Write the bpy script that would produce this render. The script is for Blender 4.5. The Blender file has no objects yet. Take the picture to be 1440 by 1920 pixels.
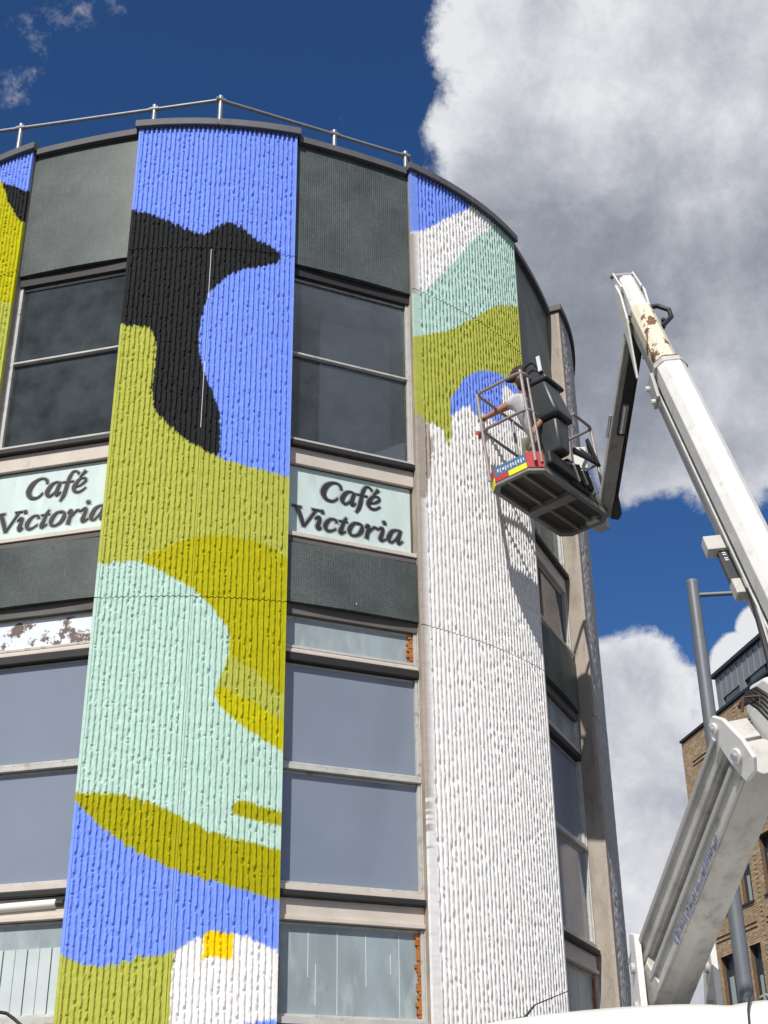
import bpy, math, random
import numpy as np
from mathutils import Vector, Matrix
random.seed(7); rng = np.random.default_rng(11)
sc = bpy.context.scene
COL = sc.collection
rad = math.radians

# ------------------------------------------------------------------ camera
CAMZ = 1.6
PITCH, ROLL, FPX = rad(27.5), rad(.79), 2494.0
cd = bpy.data.cameras.new('camera'); cam = bpy.data.objects.new('camera', cd); COL.objects.link(cam)
cd.sensor_fit = 'HORIZONTAL'; cd.sensor_width = 36; cd.lens = FPX/1440*36
cd.clip_start = .1; cd.clip_end = 3000
c_, s_ = math.cos(PITCH), math.sin(PITCH); cr, sr = math.cos(ROLL), math.sin(ROLL)
VX, VV, VF = Vector((1, 0, 0)), Vector((0, -s_, c_)), Vector((0, c_, s_))
RT = cr*VX - sr*VV; UP = sr*VX + cr*VV
cam.matrix_world = Matrix(((RT.x, UP.x, -VF.x, 0), (RT.y, UP.y, -VF.y, 0), (RT.z, UP.z, -VF.z, CAMZ), (0, 0, 0, 1)))
sc.camera = cam

# ------------------------------------------------------------------ light
SUN_AZ, SUN_EL = rad(-17), rad(43.5)     # azimuth from -Y, positive towards +X
L = Vector((math.sin(SUN_AZ)*math.cos(SUN_EL), -math.cos(SUN_AZ)*math.cos(SUN_EL), math.sin(SUN_EL)))
sd = bpy.data.lights.new('sun', 'SUN'); sd.energy = 4.6; sd.angle = rad(.55); sd.color = (1, .965, .91)
sun = bpy.data.objects.new('sun', sd); COL.objects.link(sun)
sun.rotation_euler = L.to_track_quat('Z', 'Y').to_euler()
sun.location = (0, -10, 30)
sc.view_settings.view_transform = 'Standard'; sc.view_settings.look = 'None'
sc.view_settings.exposure = 0; sc.view_settings.gamma = 1
try: sc.view_settings.use_curve_mapping = False
except Exception: pass
sc.cycles.max_bounces = 6; sc.cycles.transparent_max_bounces = 8

# photo measurements (1440x1920) turned into directions from the tripod point
def ray(px, py):
    a, b = px-720, 960-py
    u = (cr*a+sr*b)/FPX; v = (-sr*a+cr*b)/FPX
    return Vector((u, c_-v*s_, s_+v*c_))
def atY(px, py, Y):
    r = ray(px, py); p = r*(Y/r.y); return Vector((p.x, p.y, p.z+CAMZ))
def atH(px, py, h):
    r = ray(px, py); p = r*(h/r.z); return Vector((p.x, p.y, p.z+CAMZ))

# ------------------------------------------------------------------ world
W = bpy.data.worlds.new('World'); sc.world = W; W.use_nodes = True
nt = W.node_tree; N = nt.nodes; N.clear()
def nd(t, **k):
    n = N.new(t)
    for a, b in k.items(): setattr(n, a, b)
    return n
def lk(a, b): nt.links.new(a, b)
def mth(op, a, b=None, c=None, clamp=False):
    n = nd('ShaderNodeMath', operation=op, use_clamp=clamp)
    for i, v in enumerate((a, b, c)):
        if v is None: continue
        if isinstance(v, (int, float)): n.inputs[i].default_value = v
        else: lk(v, n.inputs[i])
    return n.outputs[0]
def mr(v, a, b, c=0., d=1., smooth=True):
    n = nd('ShaderNodeMapRange', interpolation_type='SMOOTHSTEP' if smooth else 'LINEAR')
    lk(v, n.inputs[0])
    for i, x in enumerate((a, b, c, d)): n.inputs[i+1].default_value = x
    return n.outputs[0]
tc = nd('ShaderNodeTexCoord'); DIR = tc.outputs['Generated']
def blob(px, py, r, amp=1., soft=1.0):
    d = ray(px, py).normalized(); R_ = r/FPX
    n = nd('ShaderNodeVectorMath', operation='DOT_PRODUCT'); lk(DIR, n.inputs[0]); n.inputs[1].default_value = d
    return mr(n.outputs['Value'], math.cos(R_*(1+.6*soft)), math.cos(R_*max(.05, 1-.75*soft)), 0, amp)
def noise(scale, detail=8, rough=.55, dist=0., off=(0, 0, 0), stretch=(1, 1, 1)):
    m = nd('ShaderNodeMapping'); lk(DIR, m.inputs[0]); m.inputs['Location'].default_value = off; m.inputs['Scale'].default_value = stretch
    n = nd('ShaderNodeTexNoise'); lk(m.outputs[0], n.inputs['Vector'])
    n.inputs['Scale'].default_value = scale; n.inputs['Detail'].default_value = detail
    n.inputs['Roughness'].default_value = rough; n.inputs['Distortion'].default_value = dist
    return n.outputs['Fac']
sky = nd('ShaderNodeTexSky', sky_type='NISHITA'); sky.sun_disc = False
sky.sun_elevation = SUN_EL; sky.sun_rotation = math.atan2(L.x, L.y)
sky.altitude = 0; sky.air_density = 1.0; sky.dust_density = .15; sky.ozone_density = 3.5
pos = [blob(1270, 180, 330), blob(1010, 110, 170), blob(1040, 330, 190), blob(1300, 520, 320), blob(1130, 620, 230),
       blob(1370, 780, 150), blob(1200, 800, 130), blob(880, 60, 80, .8), blob(930, 230, 110, .9), blob(1130, 1290, 80), blob(1185, 1260, 55, .85),
       blob(1190, 1450, 150), blob(1230, 1640, 130), blob(1180, 1820, 120), blob(1400, 1250, 70, 1., .5), blob(1435, 1180, 55, 1., .5), blob(1290, 1480, 120),
       blob(10, 115, 90, .50), blob(718, 70, 70, .36), blob(632, 200, 40, .42), blob(120, 20, 110, .33), blob(1180, 1330, 130), blob(1320, 1330, 90, .8), blob(1210, 1530, 190), blob(1230, 1800, 190), blob(1150, 1700, 130)]
acc = pos[0]
for p in pos[1:]: acc = mth('MAXIMUM', acc, p)
# fair-weather clouds over the rest of the sky, thinner across the blue stretch seen in the photo
base = mr(noise(2.1, 4, .5, 0, (3.1, 1.7, .4)), .33, .50, 0, 1.0)
gap = blob(500, 650, 1050, 1., .35)
base = mth('MULTIPLY', base, mth('SUBTRACT', 1.0, gap))
acc = mth('MAXIMUM', acc, base)
nz = noise(9, 12, .66, .15)
nz2 = noise(34, 10, .7, .2, (5, 2, 1))
dens_raw = mth('ADD', acc, mth('ADD', mth('MULTIPLY', mth('SUBTRACT', nz, .5), 1.7), mth('MULTIPLY', mth('SUBTRACT', nz2, .5), .42)))
dens = mr(dens_raw, .46, .76)
# cloud shading
sh = noise(4.2, 6, .55, .5, (9, 4, 2)); sh2 = noise(17, 11, .68, .2, (2, 8, 6))
shade = mth('ADD', mth('MULTIPLY', mth('SUBTRACT', sh, .5), 1.3), mth('MULTIPLY', mth('SUBTRACT', sh2, .5), .80))
dk = mth('MAXIMUM', mth('MAXIMUM', blob(1170, 600, 260, .24), blob(1330, 560, 170, .20)), mth('MAXIMUM', blob(1020, 420, 130, .18), blob(1230, 1560, 70, .10)))
lt = mth('MAXIMUM', mth('MAXIMUM', blob(840, 90, 150, .32), blob(1230, 60, 220, .26)), mth('MAXIMUM', blob(1400, 700, 110, .28), mth('MAXIMUM', blob(1400, 1210, 100, .45), blob(1210, 1420, 330, .30))))
rim = mr(dens_raw, .62, 1.25, .20, 0)
tone = mth('ADD', mth('ADD', .50, shade), mth('ADD', rim, mth('SUBTRACT', lt, dk)), clamp=True)
ramp = nd('ShaderNodeValToRGB'); lk(tone, ramp.inputs[0])
e = ramp.color_ramp.elements
e[0].position = 0; e[0].color = (.185, .205, .25, 1)
e[1].position = 1; e[1].color = (.80, .81, .84, 1)
x = e.new(.35); x.color = (.31, .335, .395, 1)
x = e.new(.6); x.color = (.47, .49, .555, 1)
SKYK = .060
skm = nd('ShaderNodeMix', data_type='RGBA', blend_type='MULTIPLY'); skm.inputs[0].default_value = 1
lk(sky.outputs[0], skm.inputs[6]); skm.inputs[7].default_value = (.55, .95, 1.42, 1)
bg1 = nd('ShaderNodeBackground'); lk(skm.outputs[2], bg1.inputs[0]); bg1.inputs[1].default_value = SKYK
bg2 = nd('ShaderNodeBackground'); lk(ramp.outputs[0], bg2.inputs[0]); bg2.inputs[1].default_value = 1.0
mx = nd('ShaderNodeMixShader'); lk(dens, mx.inputs[0]); lk(bg1.outputs[0], mx.inputs[1]); lk(bg2.outputs[0], mx.inputs[2])
ow = nd('ShaderNodeOutputWorld'); lk(mx.outputs[0], ow.inputs[0])

# ------------------------------------------------------------------ materials
def S(r, g, b):   # display colour 0..255 -> linear
    f = lambda c: (c/255/12.92) if c/255 <= .04045 else ((c/255+.055)/1.055)**2.4
    return (f(r), f(g), f(b))
MATS = {}
def mat(name, col, rough=.6, metal=0., var=.12, vscale=3., bump=.0, bscale=60., spec=.5, col2=None, thr=None, stretch=(1, 1, 1), emis=None):
    """procedural principled material: base colour broken up by two noises, optional second colour in patches, fine bump"""
    if name in MATS: return MATS[name]
    m = bpy.data.materials.new(name); m.use_nodes = True; t = m.node_tree; n = t.nodes; l = t.links
    b = n['Principled BSDF']; b.inputs['Roughness'].default_value = rough; b.inputs['Metallic'].default_value = metal
    b.inputs['Specular IOR Level'].default_value = spec
    g = n.new('ShaderNodeNewGeometry'); mp = n.new('ShaderNodeMapping'); l.new(g.outputs['Position'], mp.inputs[0]); mp.inputs['Scale'].default_value = stretch
    def nz(s, d=5, r=.6):
        q = n.new('ShaderNodeTexNoise'); l.new(mp.outputs[0], q.inputs['Vector']); q.inputs['Scale'].default_value = s; q.inputs['Detail'].default_value = d; q.inputs['Roughness'].default_value = r
        return q.outputs['Fac']
    a = n.new('ShaderNodeMapRange'); l.new(nz(vscale), a.inputs[0]); a.inputs[1].default_value = .25; a.inputs[2].default_value = .75; a.inputs[3].default_value = 1-var; a.inputs[4].default_value = 1+var
    mu = n.new('ShaderNodeVectorMath'); mu.operation = 'SCALE'; mu.inputs[0].default_value = col; l.new(a.outputs[0], mu.inputs['Scale'])
    out = mu.outputs[0]
    if col2 is not None:
        th = thr or (.55, .62)
        k = n.new('ShaderNodeMapRange'); l.new(nz(vscale*1.7, 8, .65), k.inputs[0]); k.inputs[1].default_value = th[0]; k.inputs[2].default_value = th[1]
        mi = n.new('ShaderNodeMix'); mi.data_type = 'RGBA'; l.new(k.outputs[0], mi.inputs[0]); l.new(out, mi.inputs[6]); mi.inputs[7].default_value = (*col2, 1)
        out = mi.outputs[2]
    l.new(out, b.inputs['Base Color'])
    if bump:
        bp = n.new('ShaderNodeBump'); bp.inputs['Strength'].default_value = bump; bp.inputs['Distance'].default_value = .004
        l.new(nz(bscale, 4), bp.inputs['Height']); l.new(bp.outputs[0], b.inputs['Normal'])
    if emis: b.inputs['Emission Color'].default_value = (*emis[0], 1); b.inputs['Emission Strength'].default_value = emis[1]
    MATS[name] = m; return m

def paint_mat():
    m = bpy.data.materials.new('mural_paint_on_ribbed_concrete'); m.use_nodes = True; t = m.node_tree; n = t.nodes; l = t.links
    b = n['Principled BSDF']; b.inputs['Roughness'].default_value = .8; b.inputs['Specular IOR Level'].default_value = .18
    at = n.new('ShaderNodeAttribute'); at.attribute_name = 'paint'
    g = n.new('ShaderNodeNewGeometry')
    q = n.new('ShaderNodeTexNoise'); l.new(g.outputs['Position'], q.inputs['Vector']); q.inputs['Scale'].default_value = 14; q.inputs['Detail'].default_value = 8; q.inputs['Roughness'].default_value = .7
    a = n.new('ShaderNodeMapRange'); l.new(q.outputs['Fac'], a.inputs[0]); a.inputs[1].default_value = .3; a.inputs[2].default_value = .7; a.inputs[3].default_value = .88; a.inputs[4].default_value = 1.08
    mu = n.new('ShaderNodeVectorMath'); mu.operation = 'SCALE'; l.new(at.outputs['Color'], mu.inputs[0]); l.new(a.outputs[0], mu.inputs['Scale'])
    l.new(mu.outputs[0], b.inputs['Base Color'])
    q2 = n.new('ShaderNodeTexNoise'); l.new(g.outputs['Position'], q2.inputs['Vector']); q2.inputs['Scale'].default_value = 85; q2.inputs['Detail'].default_value = 3
    bp = n.new('ShaderNodeBump'); bp.inputs['Strength'].default_value = .35; bp.inputs['Distance'].default_value = .004
    l.new(q2.outputs['Fac'], bp.inputs['Height']); l.new(bp.outputs[0], b.inputs['Normal'])
    return m
PAINT = paint_mat()

CX, CY, R = -1.932, 14.0, 4.081
def mosaic_mat(name, c1, c2, mort):
    m = bpy.data.materials.new(name); m.use_nodes = True; t = m.node_tree; n = t.nodes; l = t.links
    b = n['Principled BSDF']; b.inputs['Roughness'].default_value = .47; b.inputs['Specular IOR Level'].default_value = .6
    g = n.new('ShaderNodeNewGeometry'); sp = n.new('ShaderNodeSeparateXYZ'); l.new(g.outputs['Position'], sp.inputs[0])
    def mm(op, a, b_=None):
        q = n.new('ShaderNodeMath'); q.operation = op
        for i, v in enumerate((a, b_)):
            if v is None: continue
            if isinstance(v, (int, float)): q.inputs[i].default_value = v
            else: l.new(v, q.inputs[i])
        return q.outputs[0]
    ang = mm('ARCTAN2', mm('SUBTRACT', sp.outputs[0], CX), mm('SUBTRACT', CY, sp.outputs[1]))
    cb = n.new('ShaderNodeCombineXYZ'); l.new(mm('MULTIPLY', ang, R), cb.inputs[0]); l.new(sp.outputs[2], cb.inputs[1])
    br = n.new('ShaderNodeTexBrick'); br.offset = 0; l.new(cb.outputs[0], br.inputs['Vector'])
    br.inputs['Scale'].default_value = 1; br.inputs['Brick Width'].default_value = .0225; br.inputs['Row Height'].default_value = .0225; br.inputs['Mortar Size'].default_value = .0016
    br.inputs['Mortar Smooth'].default_value = .3; br.inputs['Bias'].default_value = 0
    br.inputs['Color1'].default_value = (*c1, 1); br.inputs['Color2'].default_value = (*c2, 1); br.inputs['Mortar'].default_value = (*mort, 1)
    q = n.new('ShaderNodeTexNoise'); l.new(g.outputs['Position'], q.inputs['Vector']); q.inputs['Scale'].default_value = 2.5; q.inputs['Detail'].default_value = 7
    a = n.new('ShaderNodeMapRange'); l.new(q.outputs['Fac'], a.inputs[0]); a.inputs[1].default_value = .3; a.inputs[2].default_value = .7; a.inputs[3].default_value = .62; a.inputs[4].default_value = 1.38
    mu = n.new('ShaderNodeVectorMath'); mu.operation = 'SCALE'; l.new(br.outputs['Color'], mu.inputs[0]); l.new(a.outputs[0], mu.inputs['Scale'])
    mp = n.new('ShaderNodeMapping'); l.new(g.outputs['Position'], mp.inputs[0]); mp.inputs['Scale'].default_value = (14, 14, 1.2)
    q3 = n.new('ShaderNodeTexNoise'); l.new(mp.outputs[0], q3.inputs['Vector']); q3.inputs['Scale'].default_value = 3; q3.inputs['Detail'].default_value = 4
    k3 = n.new('ShaderNodeMapRange'); l.new(q3.outputs['Fac'], k3.inputs[0]); k3.inputs[1].default_value = .62; k3.inputs[2].default_value = .85
    mi = n.new('ShaderNodeMix'); mi.data_type = 'RGBA'; l.new(k3.outputs[0], mi.inputs[0]); l.new(mu.outputs[0], mi.inputs[6]); mi.inputs[7].default_value = (.13, .14, .14, 1)
    sk = n.new('ShaderNodeTexNoise'); l.new(g.outputs['Position'], sk.inputs['Vector']); sk.inputs['Scale'].default_value = 26; sk.inputs['Detail'].default_value = 2
    k4 = n.new('ShaderNodeMapRange'); l.new(sk.outputs['Fac'], k4.inputs[0]); k4.inputs[1].default_value = .765; k4.inputs[2].default_value = .785
    m2 = n.new('ShaderNodeMix'); m2.data_type = 'RGBA'; l.new(k4.outputs[0], m2.inputs[0]); l.new(mi.outputs[2], m2.inputs[6]); m2.inputs[7].default_value = (.45, .45, .43, 1)
    l.new(m2.outputs[2], b.inputs['Base Color'])
    bp = n.new('ShaderNodeBump'); bp.inputs['Strength'].default_value = .5; bp.inputs['Distance'].default_value = .002; bp.invert = True
    l.new(br.outputs['Fac'], bp.inputs['Height']); l.new(bp.outputs[0], b.inputs['Normal'])
    return m
def glass_mat(name, tint, mixc, rough=.02, spec_dirt=.15, dcol=(.25, .28, .3)):
    """window pane: see-through tint + mirror by fresnel + patchy dirt film"""
    m = bpy.data.materials.new(name); m.use_nodes = True; t = m.node_tree; n = t.nodes; l = t.links; n.clear()
    try: m.use_transparent_shadow = True
    except Exception: pass
    tr = n.new('ShaderNodeBsdfTransparent'); tr.inputs[0].default_value = (*tint, 1)
    gl = n.new('ShaderNodeBsdfGlossy'); gl.inputs['Roughness'].default_value = rough; gl.inputs[0].default_value = (.8, .86, .9, 1)
    fr = n.new('ShaderNodeFresnel'); fr.inputs[0].default_value = mixc
    a = n.new('ShaderNodeMixShader'); l.new(fr.outputs[0], a.inputs[0]); l.new(tr.outputs[0], a.inputs[1]); l.new(gl.outputs[0], a.inputs[2])
    df = n.new('ShaderNodeBsdfDiffuse'); df.inputs[0].default_value = (*dcol, 1)
    g = n.new('ShaderNodeNewGeometry')
    q = n.new('ShaderNodeTexNoise'); l.new(g.outputs['Position'], q.inputs['Vector']); q.inputs['Scale'].default_value = 3.2; q.inputs['Detail'].default_value = 9; q.inputs['Roughness'].default_value = .65
    k = n.new('ShaderNodeMapRange'); l.new(q.outputs['Fac'], k.inputs[0]); k.inputs[1].default_value = .35; k.inputs[2].default_value = .8; k.inputs[3].default_value = spec_dirt*.4; k.inputs[4].default_value = spec_dirt*2.2
    b = n.new('ShaderNodeMixShader'); l.new(k.outputs[0], b.inputs[0]); l.new(a.outputs[0], b.inputs[1]); l.new(df.outputs[0], b.inputs[2])
    o = n.new('ShaderNodeOutputMaterial'); l.new(b.outputs[0], o.inputs[0]); return m

M_ = {
 'concrete': mat('weathered_beige_concrete', (.37, .32, .265), .88, var=.25, vscale=3.2, bump=.5, bscale=70, col2=(.21, .18, .15), thr=(.47, .72), stretch=(1, 1, .4)),
 'concrete_dark': mat('dark_stained_concrete', (.12, .11, .10), .85, var=.25, vscale=3, bump=.4),
 'coping': mat('dark_grey_coping_felt', (.105, .103, .108), .7, var=.18, vscale=5, bump=.3, col2=(.17, .165, .16), thr=(.6, .75)),
 'black': mat('black_shadow_gap_metal', (.018, .017, .017), .6, var=.2),
 'frame': mat('pale_grey_aluminium_frame', (.50, .49, .455), .5, .0, var=.15, vscale=8, col2=(.26, .24, .21), thr=(.56, .7)),
 'beige': mat('beige_painted_metal_strip', (.60, .53, .46), .5, var=.1, vscale=4, col2=(.42, .37, .31), thr=(.6, .78)),
 'sign': mat('pale_mint_sign_board', (.59, .70, .67), .42, var=.10, vscale=5, col2=(.50, .58, .56), thr=(.5, .75), stretch=(1, 1, .4)),
 'ink': mat('black_sign_letter', (.022, .026, .03), .55, var=.2),
 'halo': mat('grey_letter_outline', (.36, .38, .36), .6, var=.08),
 'film': mat('blue_grey_window_film', (.21, .245, .31), .10, var=.05, vscale=2.2, spec=.7),
 'board': mat('painted_boarding_behind_glass', (.29, .345, .365), .25, var=.25, vscale=3.5, col2=(.42, .47, .47), thr=(.52, .72), stretch=(1, 1, .35)),
 'board_white': mat('peeling_white_painted_board', (.72, .76, .8), .6, var=.08, vscale=3, col2=(.14, .10, .085), thr=(.545, .575)),
 'sun_patch': mat('sunlit_wall_patch', (.85, .85, .83), .8, var=.04),
 'board_pale': mat('pale_ribbed_boarding', (.52, .58, .58), .5, var=.12, vscale=3),
 'orange': mat('orange_expanding_foam', (.42, .15, .035), .9, var=.35, vscale=18, bump=.9, bscale=50),
 'interior': mat('grey_interior_plaster', (.45, .45, .45), .8, var=.08),
 'interior_pale': mat('pale_interior_wall', (.50, .52, .52), .8, var=.05),
 'ceiling': mat('interior_ceiling_tile', (.42, .43, .43), .9, var=.05),
 'rail': mat('galvanised_steel_tube', (.27, .28, .30), .42, .35, var=.2, vscale=12),
 'post': mat('grey_painted_lamp_column', (.20, .215, .235), .42, .3, var=.08, vscale=6),
 'white': mat('white_machine_paint', (.72, .71, .68), .42, var=.08, vscale=6, col2=(.50, .47, .42), thr=(.56, .76)),
 'white2': mat('dirty_white_machine_paint', (.52, .51, .475), .55, var=.12, vscale=4, col2=(.30, .275, .24), thr=(.5, .75)),
 'rusty': mat('rusted_cream_boom_paint', (.70, .64, .50), .55, var=.12, vscale=5, col2=(.16, .075, .035), thr=(.555, .58), stretch=(1, .6, .6)),
 'seam': mat('grey_boom_side', (.42, .42, .41), .5, var=.1, vscale=4),
 'hose': mat('black_rubber_hose', (.015, .015, .016), .5, var=.2),
 'plastic': mat('dark_grey_moulded_plastic', (.040, .044, .048), .42, var=.15, vscale=6, bump=.1),
 'steel': mat('bright_steel_pin', (.6, .6, .6), .3, .8, var=.1),
 'rust': mat('brown_rust', (.11, .05, .03), .85, var=.3, vscale=30),
 'jib': mat('grey_brown_jib_paint', (.36, .34, .30), .5, var=.15, vscale=5, col2=(.2, .18, .15), thr=(.58, .7)),
 'basket': mat('grey_basket_metal', (.23, .225, .20), .55, .1, var=.15, vscale=5),
 'basket_dark': mat('dark_basket_floor', (.085, .08, .068), .7, var=.2, vscale=4),
 'tube': mat('basket_rail_tube', (.33, .29, .27), .4, .25, var=.15, vscale=20),
 'red': mat('red_warning_plate', (.50, .045, .045), .5, var=.1), 'yellow': mat('fluorescent_yellow_plate', (.80, .80, .03), .5, var=.06),
 'blue': mat('blue_label', (.07, .16, .30), .5, var=.1), 'bluefade': mat('faded_blue_lettering', (.20, .22, .33), .5, var=.3, vscale=25),
 'lettering': mat('white_label_lettering', (.7, .74, .78), .5, var=.1),
 'skin': mat('skin', (.42, .20, .125), .55, var=.1, vscale=12), 'shirt': mat('pale_grey_tshirt_cloth', (.60, .59, .63), .9, var=.14, vscale=14, bump=1., bscale=16),
 'trousers': mat('khaki_trouser_cloth', (.20, .18, .135), .9, var=.12, vscale=8, bump=.3), 'cap': mat('dark_brown_cap_cloth', (.045, .022, .018), .9, var=.2, vscale=20),
 'shoe': mat('dark_shoe_leather', (.03, .025, .02), .6),
 'van': mat('cream_white_van_paint', (.72, .71, .66), .3, var=.02, vscale=2), 'vanglass': mat('dark_van_glass', (.02, .025, .028), .06),
 'tyre': mat('tyre_rubber', (.02, .02, .02), .8), 'alloy': mat('wheel_steel', (.35, .35, .36), .4, .6), 'trim': mat('black_van_trim', (.03, .03, .03), .6),
 'lampred': mat('red_tail_lens', (.3, .01, .01), .2), 'lampclear': mat('clear_head_lens', (.5, .52, .55), .1),
 'brick1': mat('buff_brick', (.41, .29, .175), .85, var=.22, vscale=7, bump=.5, bscale=40, col2=(.32, .215, .125), thr=(.52, .7)),
 'brick2': mat('pale_buff_brick', (.50, .37, .235), .85, var=.2, vscale=7, bump=.5, bscale=40),
 'mortar': mat('brown_mortar', (.135, .085, .05), .95, var=.2, vscale=10),
 'zinc': mat('grey_zinc_cladding', (.23, .26, .285), .45, .25, var=.08, vscale=1.5), 'zinc_dark': mat('dark_zinc_edge', (.03, .033, .038), .5, .2),
 'winframe': mat('dark_window_frame', (.028, .03, .034), .45), 'winglass': mat('office_window_glass', (.03, .05, .075), .05, spec=.8),
 'blind': mat('pale_green_grey_blind', (.36, .42, .39), .6, var=.05),
 'asphalt': mat('asphalt', (.05, .05, .052), .9, var=.2, vscale=2, bump=.5), 'paving': mat('pavement_slab', (.22, .21, .2), .85, var=.15, vscale=1.5, bump=.3),
 'kerb': mat('granite_kerb', (.28, .28, .28), .8, var=.15), 'tubelamp': mat('white_lamp_diffuser', (.80, .78, .72), .4, var=.03),
 'roof': mat('roof_felt', (.08, .08, .08), .9, var=.2),
}
M_['mosaic'] = mosaic_mat('dark_green_grey_mosaic', (.036, .052, .048), (.060, .076, .070), (.10, .11, .105))
M_['glass'] = glass_mat('upper_window_glass', (.93, .95, .96), 1.45, .02, .10, (.26, .28, .29))
M_['glass_dirty'] = glass_mat('dusty_window_glass', (.62, .66, .68), 1.75, .03, .12, (.24, .29, .31))

# ------------------------------------------------------------------ mesh helpers
class MB:
    def __init__(s): s.v = []; s.f = []
    def add(s, v, f):
        o = len(s.v); s.v += [tuple(p) for p in v]; s.f += [tuple(i+o for i in q) for q in f]; return s
    def hexa(s, p):   # 8 points: bottom loop 0-3, top loop 4-7
        return s.add(p, [(3, 2, 1, 0), (4, 5, 6, 7), (0, 1, 5, 4), (1, 2, 6, 5), (2, 3, 7, 6), (3, 0, 4, 7)])
    def box(s, a, b, fr=None):
        x0, y0, z0 = a; x1, y1, z1 = b
        p = [(x0, y0, z0), (x1, y0, z0), (x1, y1, z0), (x0, y1, z0), (x0, y0, z1), (x1, y0, z1), (x1, y1, z1), (x0, y1, z1)]
        if fr: p = [fr(*q) for q in p]
        return s.hexa(p)
    def arc(s, t0, t1, r0, r1, h0, h1, n=None):
        n = n or max(2, int(abs(t1-t0)/1.5)+1); v = []; f = []
        for i in range(n+1):
            t = t0+(t1-t0)*i/n
            for r_, h in ((r0, h0), (r1, h0), (r1, h1), (r0, h1)): v.append(cp(t, r_, h))
        for i in range(n):
            a, b = 4*i, 4*i+4
            for k in range(4): f.append((a+k, a+(k+1) % 4, b+(k+1) % 4, b+k))
        f.append((3, 2, 1, 0)); q = 4*n; f.append((q, q+1, q+2, q+3))
        return s.add(v, f)
    def beam(s, p0, p1, sec, up=(0, 0, 1), sec2=None):
        p0, p1 = Vector(p0), Vector(p1); a, b, d = frame_of(p0, p1, up); sec2 = sec2 or sec; k = len(sec)
        v = [p0+a*x+b*y for x, y in sec]+[p1+a*x+b*y for x, y in sec2]
        f = [(i, (i+1) % k, (i+1) % k+k, i+k) for i in range(k)]+[tuple(range(k))[::-1], tuple(range(k, 2*k))]
        return s.add(v, f)
    def tube(s, pts, r, n=8, r2=None):
        pts = [Vector(p) for p in pts]; m = len(pts); v = []; f = []
        pa = None
        for i, p in enumerate(pts):
            d = (pts[min(i+1, m-1)]-pts[max(i-1, 0)]).normalized()
            if pa is None: pa = d.orthogonal().normalized()
            pa = (pa-d*pa.dot(d)).normalized(); pb = d.cross(pa)
            rr = r if r2 is None else r+(r2-r)*i/(m-1)
            for k in range(n):
                t = 2*math.pi*k/n; v.append(p+pa*(rr*math.cos(t))+pb*(rr*math.sin(t)))
        for i in range(m-1):
            for k in range(n): f.append((i*n+k, i*n+(k+1) % n, (i+1)*n+(k+1) % n, (i+1)*n+k))
        f.append(tuple(range(n))[::-1]); f.append(tuple((m-1)*n+k for k in range(n)))
        return s.add(v, f)
    def prism(s, poly, fr, d0, d1):   # poly in (x,y), extruded from d0 to d1 through fr(x,y,d)
        k = len(poly); v = [fr(x, y, d0) for x, y in poly]+[fr(x, y, d1) for x, y in poly]
        return s.add(v, [(i, (i+1) % k, (i+1) % k+k, i+k) for i in range(k)]+[tuple(range(k))[::-1], tuple(range(k, 2*k))])
def frame_of(p0, p1, up=(0, 0, 1)):
    d = (Vector(p1)-Vector(p0)).normalized(); b = Vector(up)-d*Vector(up).dot(d); b.normalize(); return d.cross(b), b, d
OFF = [0., 0.]      # centre shift of the arc: the drum is a little longer than it is wide
def cp(t, r_, h):
    t = rad(t); return (CX+OFF[0]+r_*math.sin(t), CY+OFF[1]-r_*math.cos(t), h+CAMZ)
def fix_normals(me):
    import bmesh
    bm = bmesh.new(); bm.from_mesh(me); bmesh.ops.recalc_face_normals(bm, faces=bm.faces); bm.to_mesh(me); bm.free()
def obj(name, mb, m, parent=None, smooth=False, bevel=0, **tags):
    me = bpy.data.meshes.new(name); me.from_pydata(mb.v, [], mb.f); fix_normals(me); me.update()
    o = bpy.data.objects.new(name, me); COL.objects.link(o)
    me.materials.append(M_[m] if isinstance(m, str) else m)
    if smooth:
        me.polygons.foreach_set('use_smooth', [True]*len(me.polygons))
        try: me.set_sharp_from_angle(angle=rad(40))
        except Exception: pass
    if bevel:
        b = o.modifiers.new('bevel', 'BEVEL'); b.width = bevel; b.segments = 2; b.limit_method = 'ANGLE'; b.angle_limit = rad(35)
    attach(o, parent); tag(o, **tags); return o
def root_loc(o):
    while o.parent: o = o.parent
    return o.location
def attach(o, parent):
    """children keep world-space vertices: their object origin stays at the world origin"""
    if parent is None: return
    o.parent = parent
    if parent.parent is None and parent.type == 'EMPTY': o.matrix_parent_inverse = Matrix.Translation(-parent.location)
def tag(o, **t):
    for k, v in t.items(): o[k] = v
def thing(name, loc, label, category, group=None):
    o = bpy.data.objects.new(name, None); COL.objects.link(o); o.location = loc; o.empty_display_size = .3
    o['label'] = label; o['category'] = category
    if group: o['group'] = group
    return o
def structure(name, mb, m): return obj(name, mb, m, kind='structure')

# ------------------------------------------------------------------ ground
g = MB(); g.add([(-1500, -1500, 0), (1500, -1500, 0), (1500, 1500, 0), (-1500, 1500, 0)], [(0, 1, 2, 3)]); structure('ground', g, 'asphalt')
g = MB(); g.arc(-180, 180, .5, R+2.0, -CAMZ+.004, -CAMZ+.12, 90); structure('pavement', g, 'paving')
g = MB(); g.arc(-180, 180, R+2.002, R+2.14, -CAMZ+.003, -CAMZ+.125, 90); structure('kerb', g, 'kerb')

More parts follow.
